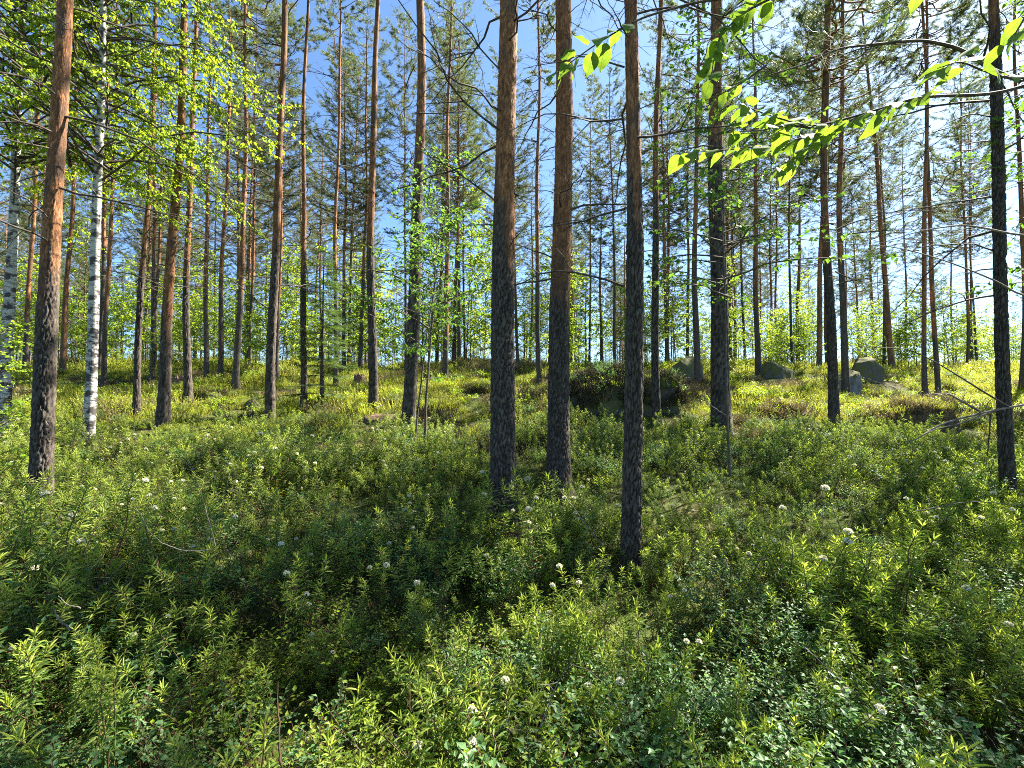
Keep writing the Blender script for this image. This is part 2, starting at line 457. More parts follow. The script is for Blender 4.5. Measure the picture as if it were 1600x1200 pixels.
# ------------------------------------------------------------------ ground sheet
def axis(lo, hi, fine, g):
    a = [0.0]; s = fine
    while a[-1] < hi:
        a.append(a[-1] + s); s = min(s * g, 60)
    b = [0.0]; s = fine
    while b[-1] > lo:
        b.append(b[-1] - s); s = min(s * g, 60)
    return np.array(sorted(set(a + b)))
gx = axis(-700, 700, .16, 1.028); gy = axis(-300, 900, .16, 1.024)
GX, GY = np.meshgrid(gx, gy)
GZ = ground_z(GX, GY)
nx, ny = len(gx), len(gy)
ii = (np.arange(ny - 1)[:, None] * nx + np.arange(nx - 1)[None, :]).ravel()
mb = MB(); mb.add(np.stack([GX, GY, GZ], -1).reshape(-1, 3), quads=np.stack([ii, ii + 1, ii + nx + 1, ii + nx], -1))
g = link(bpy.data.objects.new('ground', mb.mesh('ground', M_ground))); g['kind'] = 'structure'

# ------------------------------------------------------------------ trunks
def plates(u, v, nu, seed):
    """periodic cell pattern: returns 0 in the cracks .. 1 on plates, and a value per plate"""
    iu, iv = np.floor(u), np.floor(v)
    f1 = np.full(u.shape, 9.0); f2 = np.full(u.shape, 9.0); idv = np.zeros(u.shape)
    for du in (-1, 0, 1):
        for dv in (-1, 0, 1):
            cu, cv = iu + du, iv + dv
            h1 = _hash(np.mod(cu, nu), cv, np.zeros_like(cu), seed); h2 = _hash(np.mod(cu, nu), cv, np.ones_like(cu), seed + 5)
            d = np.hypot(cu + .5 + 1.0 * (h1 - .5) - u, cv + .5 + 1.0 * (h2 - .5) - v)
            nearer = d < f1
            f2 = np.where(nearer, f1, np.minimum(f2, d)); idv = np.where(nearer, h1, idv); f1 = np.where(nearer, d, f1)
    return sstep(.03, .28, f2 - f1), idv

def trunk_mesh(H, r0, tr_h, lod, seed, species='pine', bend=.03):
    """lod 0 near .. 3 far; z=0 at ground"""
    r = np.random.default_rng(seed)
    sides = (80, 36, 16, 8)[lod]
    if lod == 0: zs = np.concatenate([np.arange(-.15, 5.6, .017), np.linspace(5.65, H, 60)])
    elif lod == 1: zs = np.concatenate([np.arange(-.15, 7.0, .042), np.linspace(7.05, H, 50)])
    elif lod == 2: zs = np.linspace(-.15, H, 90)
    else: zs = np.linspace(-.15, H, 32)
    th = np.linspace(0, 2 * math.pi, sides, endpoint=False)
    Z, T = np.meshgrid(zs, th, indexing='ij')
    tz = np.clip(Z / H, 0, 1)
    rad = r0 * ((1 - tz) ** .8 * .93 + .07) * (1 + .30 * np.exp(-np.maximum(Z, 0) / .16) + .24 * np.exp(-np.maximum(Z, 0) / .45))
    rad = rad * (1 + .07 * fbm(np.cos(T) * 1.2 + seed % 97, np.sin(T) * 1.2, Z * .5, 2, seed) + .10 * np.exp(-np.maximum(Z, 0) / .35) * np.sin(T * 4 + seed))
    fur = np.ones_like(Z); upv = np.zeros_like(Z)
    if species == 'pine':
        upv = sstep(-.7, .7, Z - tr_h + .45 * fbm(np.cos(T) * 1.5, np.sin(T) * 1.5, Z * 1.1 + seed, 3, seed + 9))
        if lod <= 1:
            circ = 2 * math.pi * r0
            cw = .028 if lod == 0 else .038
            nu = max(6, int(round(circ / cw)))
            wob = .75 * fbm(np.cos(T) * 4, np.sin(T) * 4, Z * 6, 3, seed + 2)
            p1, id1 = plates(T / (2 * math.pi) * nu + wob * .6, Z / (cw * 2.5) + wob, nu, seed)
            nu2 = max(4, int(nu * .8))
            p2, id2 = plates(T / (2 * math.pi) * nu2, Z / (cw * 1.9) + wob * 2, nu2, seed + 31)
            dl = (.013 + .006 * id1) * (1 - .15 * fbm(T * 0 + np.cos(T) * 9, np.sin(T) * 9, Z * 12, 2, seed))
            rad = rad + (1 - upv) * (dl * p1 - .006) + upv * (.003 * p2 + .005 * (id2 - .5) * p2)
            fur = (1 - upv) * (.03 + .97 * p1) * (.6 + .4 * id1) + upv * (.3 + .7 * p2) * (.5 + .5 * id2)
            if lod == 0:
                rad = rad + .0022 * fbm(np.cos(T) * 22, np.sin(T) * 22, Z * 30, 2, seed + 4)
        else:
            fur = .55 + .45 * sstep(-.3, .3, fbm(np.cos(T) * 5, np.sin(T) * 5, Z * 4, 2, seed))
    elif species == 'birch':
        upv = np.exp(-np.maximum(Z, 0) / .9)
        rad = rad * (1 + .02 * fbm(np.cos(T) * 3, np.sin(T) * 3, Z * 7, 3, seed)) + .012 * upv * np.maximum(0, fbm(np.cos(T) * 4, np.sin(T) * 4, Z * 6, 2, seed + 1))
    ph = r.uniform(0, 6, 4)
    bx = bend * (np.sin(Z * .55 + ph[0]) - math.sin(ph[0])) * .6 + bend * .5 * (np.sin(Z * 1.3 + ph[1]) - math.sin(ph[1])) * .5
    by = bend * (np.sin(Z * .5 + ph[2]) - math.sin(ph[2])) * .6
    V = np.stack([rad * np.cos(T) + bx, rad * np.sin(T) + by, Z], -1).reshape(-1, 3)
    n = len(zs)
    i = np.arange(n - 1)[:, None] * sides; j = np.arange(sides)[None, :]; j2 = (j + 1) % sides
    q = np.stack([i + j, i + j2, i + sides + j2, i + sides + j], -1).reshape(-1, 4)
    mb = MB(); mb.add(V, quads=q, tint=np.clip(fur, 0, 1).ravel(), up=upv.ravel())
    return mb, (lambda z: r0 * ((1 - min(max(z / H, 0), 1)) ** .8 * .93 + .07))

def curve_branch(mb, p0, az, L, r, r0, rise=.2, droop=.6, sides=5, twigs=3, depth=0, mi=0, n=9, wob=.05):
    t = np.linspace(0, 1, n)
    side = np.cumsum(r.normal(0, wob, n)) * L * .35
    x = L * t; z = L * (rise * t - droop * t * t) + np.cumsum(r.normal(0, wob * .6, n)) * L * .25
    pts = np.stack([p0[0] + x * math.cos(az) - side * math.sin(az), p0[1] + x * math.sin(az) + side * math.cos(az), p0[2] + z], -1)
    pts[0] = p0
    tube(mb, pts, r0 * (1 - .82 * t), sides, mi=mi)
    if depth < 2:
        for k in range(twigs):
            i = int(r.integers(2, n - 1))
            curve_branch(mb, pts[i], az + r.choice([-1, 1]) * r.uniform(.4, 1.1), L * r.uniform(.2, .5), r, r0 * (1 - .82 * t[i]) * .7,
                         r.uniform(-.2, .35), r.uniform(-.1, .5), max(3, sides - 1), max(0, twigs - 1), depth + 1, mi, 6, wob)
    return pts

# pine crown variants (shared)
def tuft_template(r, n=13, L=1.0, spread=.85, w=.062):
    v, f = [], []
    for k in range(n):
        a = r.uniform(0, 2 * math.pi); s = spread * r.uniform(.35, 1.0)
        d = np.array([math.cos(s), math.sin(s) * math.cos(a), math.sin(s) * math.sin(a)])
        b = np.array([r.uniform(-.55, .35), 0, 0])
        pr = nrm(np.cross(d, r.normal(size=3)))
        ll = L * r.uniform(.7, 1.1)
        v += [b - pr * w * .5, b + pr * w * .5, b + d * ll]
        f.append([3 * k, 3 * k + 1, 3 * k + 2])
    return np.array(v), np.array(f)

def pine_crown(seed, H=15.0, base=7.0, rmax=1.7, dens=1.0, far=False):
    r = np.random.default_rng(seed)
    wood, leaf = MB(), MB()
    tps = [tuft_template(r, 15 if far else 20, w=.064 if far else .07) for _ in range(5)]
    P, D, S = [], [], []
    z = base + r.uniform(0, .3)
    while z < H - .25:
        t = (z - base) / (H - base)
        ln = rmax * (min(1, .45 + t * 2.2) * (1 - t) ** .62 + .12)
        for k in range(int(r.integers(3, 6)) if far else int(r.integers(2, 5))):
            az = r.uniform(0, 2 * math.pi)
            L = ln * r.uniform(.55, 1.2)
            rise = r.uniform(.05, .45) + .5 * t
            if r.random() < (.35 if t < .25 else .1): L *= .8
            n = 8; tt = np.linspace(0, 1, n)
            side = np.cumsum(r.normal(0, .04, n)) * L
            zz = L * (rise * tt - .28 * tt * (1 - tt) * 2 + .12 * tt ** 3)
            pts = np.stack([L * tt * math.cos(az) - side * math.sin(az), L * tt * math.sin(az) + side * math.cos(az), z + zz], -1)
            tube(wood, pts, (.008 + .008 * L) * (1 - .8 * tt) * (1.1 - .6 * t), 4)
            nt_ = int((11 if far else 8) * L * dens) + 3
            for _ in range(nt_):
                u = r.uniform(.28, 1.0) ** .75
                i = min(n - 2, int(u * (n - 1))); fr = u * (n - 1) - i
                p = pts[i] * (1 - fr) + pts[i + 1] * fr
                a2 = az + r.choice([-1, 1]) * r.uniform(.3, 1.15)
                tl = r.uniform(.10, .32) * (1.25 - .6 * u) * min(1.2, .6 + L * .4)
                d = np.array([math.cos(a2), math.sin(a2), r.uniform(-.1, .75)]); d /= np.linalg.norm(d)
                q = p + d * tl
                tube(wood, np.array([p, (p + q) / 2 + r.normal(0, .012, 3), q]), [.004, .003, .0015], 3)
                m = int(r.integers(4, 8)) if far else int(r.integers(5, 9))
                for s_ in range(m):
                    f_ = 1 - s_ * .15 * r.uniform(.6, 1.2)
                    if f_ < .1: break
                    dd = d + r.normal(0, .38, 3) + np.array([0, 0, .28])
                    P.append(p + d * tl * f_ + r.normal(0, .02, 3)); D.append(dd); S.append(r.uniform(.055, .085))
        z += r.uniform(.24, .40) if far else r.uniform(.32, .55)
    P, D, S = np.array(P), np.array(D), np.array(S)
    ch = r.integers(0, 5, len(P))
    tint = np.clip(.5 + .9 * fbm(P[:, 0] * 1.5, P[:, 1] * 1.5, P[:, 2] * 1.5, 2, seed) * .6 + r.normal(0, .16, len(P)), 0, 1)
    for k in range(5):
        s = ch == k
        inst(leaf, tps[k][0], tps[k][1], P[s], D[s], rdir(s.sum(), r), S[s], tint=tint[s])
    return wood.mesh('pine_limbs', M_limb), leaf.mesh('pine_needles', M_needle, smooth=False)

CROWNS = [pine_crown(100 + i, 15.0, [8.8, 8.2, 9.4, 8.0][i], [1.5, 1.7, 1.4, 1.7][i], 1.1) for i in range(4)]
FCROWNS = [pine_crown(150 + i, 15.0, [6.6, 6.0, 7.4, 5.6][i], [1.6, 1.8, 1.5, 1.85][i], 1.3, True) for i in range(4)]

def dead_set(seed, H, r_at, lo=1.8, hi=8.5, n=30, sides=4, lmin=.35, lmax=1.5):
    r = np.random.default_rng(seed); mb = MB()
    for k in range(n):
        z = lo + (hi - lo) * r.random() ** .75
        az = r.uniform(0, 2 * math.pi)
        L = r.uniform(lmin, lmax) * (.45 + .55 * min(1, z / 5))
        curve_branch(mb, np.array([0, 0, z]) + np.array([math.cos(az), math.sin(az), 0]) * r_at(z) * .5, az, L, r, .006 + .006 * L, r.uniform(-.05, .45), r.uniform(.1, .6), sides, 3)
    return mb
DEADS = [dead_set(300 + i, 15, lambda z: .07, 2.2, 9.5, 52).mesh('dead_branches', M_branch) for i in range(5)]

def pine(px, py, xt, yt, w, ytr, label, Y=None, group=None, H=None, nb=None, ci=None, lean_y=0.0, lo=None, dense=False):
    seed = int(px * 7 + py * 13)
    r = np.random.default_rng(seed)
    if Y is None:
        Y = on_ground(px, py, .55) or 24.0
        if w <= 7: Y = max(Y, .18 * F / w)
    b = at(px, py, Y)
    X = b[0]; zb = gz(X, Y)
    top = at(xt, yt, Y)
    slope = (top[0] - X) / max(.5, top[2] - b[2])
    r0 = w * Y / F / 2 * .97 * F / math.hypot(F, px - 800)
    tr_h = max(.5, at(px, ytr, Y)[2] - zb)
    H = H or r.uniform(14.2, 17.0)
    lod = 0 if Y < 6 else 1 if Y < 11 else 2 if Y < 22 else 3
    t = thing('pine_tree', (X, Y, zb), label, 'pine tree', group, rot=(lean_y, math.atan(slope), 0))
    mb, r_at = trunk_mesh(H, r0, tr_h, lod, seed, bend=.035 if lod == 0 else .07)
    part('trunk', mb.mesh('pine_trunk', M_bark), t)
    s = H / 15.0
    rz = r.uniform(0, 6.28)
    ci = int(r.integers(0, 6)) if ci is None else ci
    lw, lf = CROWNS[ci % 4] if Y < 17 and not dense else FCROWNS[ci % 4]
    part('limbs', lw, t, rot=(0, 0, rz), scale=s)
    part('crown', lf, t, 'stuff', rot=(0, 0, rz), scale=s)
    if lod <= 1:
        nb = nb or (21 if lod == 0 else 22)
        lo = lo or 2.3
        for k in range(nb):
            z = lo + (6.8 - lo) * ((k + r.random()) / nb)
            az = r.uniform(0, 2 * math.pi)
            m2 = MB()
            L = r.uniform(.15, .5) if r.random() < .3 else r.uniform(.6, 1.7)
            curve_branch(m2, np.array([0, 0, 0]), az, L, r, .005 + .0055 * L, r.uniform(-.25, .5), r.uniform(-.1, .6), 4, 4, wob=.075)
            part('dead_branch', m2.mesh('dead_branch', M_branch), t, loc=(math.cos(az) * r_at(z) * .8, math.sin(az) * r_at(z) * .8, z))
    else:
        part('dead_branches', DEADS[int(r.integers(0, 5))], t, 'stuff', rot=(0, 0, r.uniform(0, 6.28)), scale=s)
    return t

L_ = 'pines along the edge of the clearing'
pine(62, 785, 97, 0, 37, 430, 'thick leaning pine with dark furrowed lower bark, standing in front of the two white birches', lo=2.6)
pine(787, 800, 793, 0, 37, 375, 'thick pine with sharp line between dark plates and orange flaking bark', lo=2.4)
pine(872, 748, 877, 0, 33, 455, 'thick brown-orange pine with long arching dead limbs, close beside a thicker pine', lo=2.4)
pine(985, 862, 983, 0, 27, 300, 'straight grey pine with a sunlit bark edge in front of the heath-covered boulder', lo=2.0)
pine(1576, 775, 1547, 0, 23, 60, 'dark bare pine beside the bent dead branch', lo=2.2)
pine(1128, 672, 1118, 0, 30, 240, 'stout dark pine wrapped in the leaves of a slender sapling')
pine(1303, 680, 1298, 100, 16, 420, 'dark straight pine standing clear beside the grass hummock', dense=True, ci=3)
pine(423, 655, 437, 0, 15, 390, 'straight dark-footed pine with a thin pine close behind it')
pine(255, 662, 283, 20, 19, 500, 'glowing orange pine behind the birch with hanging leaves')
pine(638, 665, 651, 0, 20, 270, 'tall pine with many arching dead branches behind the double-stemmed sapling')
pine(583, 640, 592, 0, 13.5, 380, 'straight pine rising just behind the brown ant mound')
pine(213, 650, 232, 150, 10.5, 420, 'slim leaning pine beside the orange pine')
pine(294, 626, 303, 100, 12, 430, 'straight pine next to the mossy knoll with reddish stump')
pine(475, 636, 483, 50, 9, 420, 'slim pine beside the young spruce')
pine(322, 594, 327, 240, 9, 450, 'slim pine in the row of three behind the clearing', group='row of three')
pine(345, 592, 353, 270, 9, 450, 'slim pine in the row of three behind the clearing', group='row of three')
pine(368, 606, 382, 50, 11, 450, 'slim pine in the row of three behind the clearing', group='row of three')
pine(390, 592, 397, 200, 6, 450, 'slender pine seen just past the row of three', Y=19)
pine(237, 593, 243, 150, 9, 400, 'slim pine behind the leaning pine at the clearing')
pine(38, 596, 57, 180, 10, 500, 'orange-red pine between the outer birch and the thick leaning pine')
pine(97, 592, 112, 240, 11, 560, 'brightly sunlit orange pine between thick leaning pine and birch')
pine(163, 600, 176, 220, 9, 480, 'brown pine close behind the birch with hanging leaves')
pine(432, 622, 441, 150, 6, 480, 'thin pine hidden close behind a straight dark-footed pine', Y=13.5)
pine(525, 600, 529, 180, 8, 430, 'sunlit slim pine behind the young spruce')
pine(563, 588, 572, 120, 7, 430, 'thin pine beside the dark rotten stump')
pine(683, 580, 692, 250, 6, 470, 'reddish pine in the tight cluster beyond the sapling', group='tight pine cluster')
pine(695, 602, 703, 200, 9, 520, 'reddish pine in the tight cluster beyond the sapling', group='tight pine cluster')
pine(709, 578, 713, 300, 6.5, 470, 'reddish pine in the tight cluster beyond the sapling', group='tight pine cluster')
pine(843, 602, 842, 130, 8, 420, 'thin dark pine between the two thickest pines')
pine(940, 570, 938, 320, 5.5, 500, 'small-crowned pine beyond the heath-covered boulder', H=9.5, Y=22, ci=5)
pine(1027, 676, 1028, 100, 11.5, 330, 'dark slim pine standing at the side of the heath-covered boulder', Y=8.6)
pine(1042, 572, 1043, 200, 6, 420, 'thin pine on the crest behind the heath-covered boulder', group='thin crest pines')
pine(1073, 566, 1074, 300, 6, 420, 'thin pine on the crest behind the heath-covered boulder', group='thin crest pines')
pine(1090, 602, 1090, 280, 11, 380, 'dark pine standing in front of the lichen-grey boulder')
pine(1185, 587, 1181, 250, 10, 480, 'reddish pine between the grey boulder and the pine with leafy sapling')
pine(1203, 568, 1205, 330, 5, 500, 'thin pine of the pair behind the rounded grey boulder', group='thin pair')
pine(1213, 566, 1212, 330, 5, 500, 'thin pine of the pair behind the rounded grey boulder', group='thin pair')
pine(1148, 566, 1146, 420, 5, 500, 'thin orange pine far behind the sapling')
pine(1280, 582, 1284, 80, 10, 560, 'orange pine crowded behind a dark straight pine', dense=True, ci=4)
pine(1293, 578, 1292, 80, 7, 500, 'thin pine squeezed between crowded pines by the boulders')
pine(1322, 612, 1316, 110, 13, 400, 'dark pine standing in front of the pale split boulder', dense=True, ci=1)
pine(1395, 587, 1365, 230, 11, 560, 'reddish pine leaning strongly beside the mossy dark boulder')
pine(1381, 582, 1378, 430, 6, 470, 'thin pine close behind the leaning reddish pine')
pine(1415, 588, 1411, 330, 4.5, 480, 'thin pine alone in front of the open sky')
pine(1446, 619, 1438, 90, 9.5, 520, 'dark reddish pine of the pair standing on bright grass', group='pair on bright grass')
pine(1466, 619, 1452, 90, 9.5, 520, 'dark reddish pine of the pair standing on bright grass', group='pair on bright grass')
pine(1490, 588, 1487, 420, 4.2, 480, 'very thin pine beyond the pair on bright grass')
pine(1513, 592, 1507, 370, 6.2, 500, 'pine in the group of three by the small stone', group='group of three', Y=20)
pine(1519, 590, 1516, 370, 5, 500, 'pine in the group of three by the small stone', group='group of three', Y=26)
pine(1527, 590, 1521, 370, 5, 500, 'pine in the group of three by the small stone', group='group of three', Y=25)
pine(1597, 612, 1590, 140, 12, 470, 'orange-brown pine behind the dark bare pine')

# ------------------------------------------------------------------ distant and outlying pines
placed = []
def pine_far(X, Y, label, group, H, r0, tr_h, seed):
    r = np.random.default_rng(seed)
    t = thing('pine_tree', (X, Y, gz(X, Y)), label, 'pine tree', group, rot=(r.normal(0, .012), r.normal(0, .015), r.uniform(0, 6.28)))
    k = int(r.integers(0, len(FAR_TRUNKS)))
    s = H / 15.0
    part('trunk', FAR_TRUNKS[k], t, scale=(s * r0 / .095, s * r0 / .095, s))
    lw, lf = FCROWNS[int(r.integers(0, 4))] if Y > 16 else CROWNS[int(r.integers(0, 4))]
    a = r.uniform(0, 6.28)
    part('limbs', lw, t, rot=(0, 0, a), scale=s)
    part('crown', lf, t, 'stuff', rot=(0, 0, a), scale=s)
    part('dead_branches', DEADS[int(r.integers(0, 5))], t, 'stuff', rot=(0, 0, r.uniform(0, 6.28)), scale=s)
FAR_TRUNKS = [trunk_mesh(15.0, .095, [3.5, 5, 6.5, 4.5][i], 3, 900 + i, bend=.07)[0].mesh('pine_trunk', M_bark) for i in range(4)]
rf = np.random.default_rng(55)
cnt = 0
for _ in range(6000):
    Y = 24 + 60 * rf.random() ** .85
    px = rf.uniform(-60, 1660)
    dens = 1.0
    if px > 1390: dens = .16
    elif px > 1230: dens = .35
    elif 730 < px < 1000: dens = .8
    if rf.random() > dens: continue
    X = (px - 800) / F * Y
    if any((X - a) ** 2 + (Y - b) ** 2 < 3.2 for a, b in placed): continue
    placed.append((X, Y)); cnt += 1
    pine_far(X, Y, 'distant slender pine in the forest beyond the boulder crest', 'distant forest pines', rf.uniform(12.5, 17), rf.uniform(.07, .12), 4, 2000 + cnt)
    if cnt >= 215: break
mcnt = 0
for _ in range(3000):
    Y = rf.uniform(17, 24)
    px = rf.uniform(-20, 1000) if rf.random() < .75 else rf.uniform(1000, 1340)
    X = (px - 800) / F * Y
    if any((X - a) ** 2 + (Y - b) ** 2 < 5 for a, b in placed): continue
    placed.append((X, Y)); mcnt += 1
    pine_far(X, Y, 'slim pine in the middle stand just behind the sunlit clearing', 'middle stand pines', rf.uniform(13, 16), rf.uniform(.06, .09), 4, 3000 + mcnt)
    if mcnt >= 22: break
# unseen pines added beside the view; those on the right placed to shade the foreground
for k, (X, Y) in enumerate([(11.6, 9.9), (14.2, 8.8), (18, 14), (-9.5, 6), (-13, 9), (-16.5, 12.5)]):
    pine_far(X, Y, 'unseen pine added to the stand flanking the glade for its shade', 'added flanking pines', rf.uniform(14, 16.5), .11, 4, 4000 + k)

# ------------------------------------------------------------------ broadleaf trees
def leafy(seed, H, r0, crown_lo, nbr, blen, leaf_l, leaf_w, per_m, stem_mat, leaf_mat_, rise=.5, droop=.25, lod=LEAF_V, lodf=LEAF_F, hang=.0, bend=.08, sides=7, twiglen=.35):
    r = np.random.default_rng(seed)
    wood, leaf = MB(), MB()
    n = 22; zs = np.linspace(-.1, H, n)
    ph = r.uniform(0, 6, 3)
    cx = bend * H * .2 * np.sin(zs / H * 3 + ph[0]) + np.cumsum(r.normal(0, .012, n)); cy = bend * H * .2 * np.sin(zs / H * 2.4 + ph[1])
    cx -= cx[0]; cy -= cy[0]
    st = np.stack([cx, cy, zs], -1)
    tube(wood, st, r0 * (1 - zs.clip(0) / H * .93), sides)
    P, D, Z = [], [], []
    def put(a, b, m):
        for _ in range(m):
            u = r.random(); p = a * (1 - u) + b * u
            d = nrm(b - a) * .6 + r.normal(0, .55, 3); d[2] -= .25 + hang
            P.append(p + r.normal(0, .012, 3)); D.append(d); Z.append(np.array([0, 0, 1.0]) + r.normal(0, .45, 3))
    for k in range(nbr):
        t = r.random() ** .9
        z = crown_lo + (H * .99 - crown_lo) * t
        i = np.searchsorted(zs, z); p0 = st[min(i, n - 1)]
        az = r.uniform(0, 2 * math.pi)
        L = blen * (1 - .65 * t) * r.uniform(.45, 1.2)
        mm = 7; tt = np.linspace(0, 1, mm)
        side = np.cumsum(r.normal(0, .05, mm)) * L
        rs = rise * r.uniform(.5, 1.4)
        pts = np.stack([p0[0] + L * tt * math.cos(az) - side * math.sin(az), p0[1] + L * tt * math.sin(az) + side * math.cos(az), z + L * (rs * tt - droop * tt ** 2)], -1)
        tube(wood, pts, (.004 + .006 * L) * (1 - .8 * tt), 4)
        for j in range(max(2, int(L * 7))):
            u = r.uniform(.2, 1); i = min(mm - 2, int(u * (mm - 1))); fr = u * (mm - 1) - i
            p = pts[i] * (1 - fr) + pts[i + 1] * fr
            a2 = az + r.choice([-1, 1]) * r.uniform(.3, 1.2)
            tl = twiglen * r.uniform(.4, 1.2)
            d = np.array([math.cos(a2), math.sin(a2), r.uniform(-.2, .4) - hang]); d = d / np.linalg.norm(d)
            q = p + d * tl
            tube(wood, np.array([p, q]), [.0025, .0012], 3)
            put(p, q, max(2, int(per_m * tl)))
    P, D, Z = np.array(P), np.array(D), np.array(Z)
    tint = np.clip(.5 + .5 * fbm(P[:, 0] * 1.3, P[:, 1] * 1.3, P[:, 2] * 1.3, 2, seed) + r.normal(0, .2, len(P)), 0, 1)
    s = r.uniform(.65, 1.15, len(P))
    inst(leaf, lod, lodf, P, D, Z, leaf_l * s, leaf_w * s, leaf_l * s, tint=tint)
    return wood.mesh('stem', stem_mat), leaf.mesh('foliage', leaf_mat_, smooth=False)

def leafy_tree(name, cat, X, Y, label, meshes, group=None, rz=0, s=1.0, rot=(0, 0)):
    t = thing(name, (X, Y, gz(X, Y)), label, cat, group, rot=(rot[0], rot[1], rz), scale=s)
    part('stem', meshes[0], t); part('foliage', meshes[1], t, 'stuff')
    return t

def birch(px, py, xt, yt, w, Y, label, seed, H):
    b = at(px, py, Y); X = b[0]; zb = gz(X, Y); top = at(xt, yt, Y)
    t = thing('birch_tree', (X, Y, zb), label, 'birch tree', None, rot=(0, math.atan((top[0] - X) / (top[2] - b[2])), 0))
    mb, r_at = trunk_mesh(H, w * Y / F / 2 * 1.02 * F / math.hypot(F, px - 800), 0, 1, seed, 'birch', .05)
    part('trunk', mb.mesh('birch_trunk', M_birch), t)
    wd, lf = leafy(seed, H * 1.0, .02, H * .36, 170, 2.9, .055, .046, 40, M_branch, M_birchleaf, .75, .75, hang=.5, bend=0, twiglen=.55)
    part('branches', wd, t); part('crown', lf, t, 'stuff')
birch(6, 672, 33, 60, 23, 7.4, 'outer white birch with large black diamond marks', 71, 11.5)
birch(137, 688, 160, 60, 20, 7.0, 'white birch with spotted bark and hanging yellow-green leaves above', 72, 11.0)

YB = [leafy(500 + i, [3.4, 2.6, 4.2, 2.0, 3.0][i], .018, .35, [64, 50, 80, 40, 56][i], [.95, .85, 1.1, .75, .9][i], .068, .055, 36, M_stem, M_youngleaf, .9, .3, lod=DIA_V, lodf=DIA_F) for i in range(5)]
ry = np.random.default_rng(77)
def young(px, Y, s, label='young leafy birch in the bright thicket along the crest', group='thicket of young birches', k=None):
    X = (px - 800) / F * Y
    leafy_tree('young_birch', 'young birch', X, Y, label, YB[int(ry.integers(0, 5)) if k is None else k], group, ry.uniform(0, 6.28), s)
for px in np.linspace(1195, 1275, 14): young(px + ry.uniform(-6, 6), ry.uniform(19, 25), ry.uniform(.7, 1.05))
for px in np.linspace(1335, 1620, 38): young(px + ry.uniform(-6, 6), ry.uniform(21, 31), ry.uniform(.75, 1.15))
for px in np.linspace(500, 760, 20): young(px + ry.uniform(-10, 10), ry.uniform(19, 28), ry.uniform(.9, 1.7))
for px in np.linspace(815, 1180, 20): young(px + ry.uniform(-10, 10), ry.uniform(18, 28), ry.uniform(.7, 1.4))
for px in np.linspace(-20, 480, 40): young(px + ry.uniform(-12, 12), ry.uniform(20, 30), ry.uniform(.8, 1.6))
for px in (20, 128, 275, 455, 540, 575, 668, 725, 752, 868, 905, 1062, 1240):
    young(px + ry.uniform(-8, 8), ry.uniform(20, 29), ry.uniform(1.5, 2.3), 'tall light green birch rising between the distant pines', 'tall young birches')
young(245, 14.5, .62, 'small light green birch sapling beside the slim leaning pine', None, 0)
young(385, 15, .75, 'light green birch sapling in front of the row of three pines', None, 4)
young(408, 15.5, .6, 'bushy bright sapling next to the straight dark-footed pine', None, 1)
young(900, 14, .6, 'bright sapling behind the heath-covered boulder', None, 4)
young(6, 5.2, .55, 'small green bush growing at the foot of the outer birch', None, 0)
young(1165, 16, .5, 'small bright bush between grey boulder and reddish pine', None, 1)

# rowan-like double stem sapling, sapling round the stout pine
def sap(px, py, Y, label, mesh, rz=0, rot=(0, 0)):
    X = at(px, py, Y)[0]
    return leafy_tree('leafy_sapling', 'sapling', X, Y, label, mesh, None, rz, 1.0, rot)
S1 = leafy(611, 4.8, .022, 1.2, 50, 1.25, .085, .038, 28, M_stem, M_rowan, .55, .25, bend=.05)
sap(664, 700, 6.9, 'slender green sapling with upright stem and long leaves among the pines', S1, 1.0, (0, .06))
S1b = leafy(612, 3.9, .016, 1.0, 30, 1.1, .085, .038, 28, M_stem, M_rowan, .5, .25, bend=.1)
sap(648, 702, 6.8, 'shorter leaning sapling sharing roots with the slender green sapling', S1b, 2.4, (0, -.12))
S2 = leafy(613, 6.6, .015, 2.2, 70, 1.35, .062, .052, 24, M_stem, M_rowan, .35, .3, bend=.05)
sap(1141, 742, 5.4, 'thin dark-stemmed sapling with sparse round leaves round the stout pine', S2, .4, (0, -.02))

S3 = leafy(614, 6.2, .035, 2.0, 90, 1.25, .06, .05, 34, M_stem, M_rowan, .45, .3, bend=.04)  # unseen sapling added off the right edge to shade the near undergrowth
leafy_tree('leafy_sapling', 'sapling', 5.9, 4.3, 'unseen bushy sapling added beside the dark bare pine to shade the foreground', S3, None, .8)

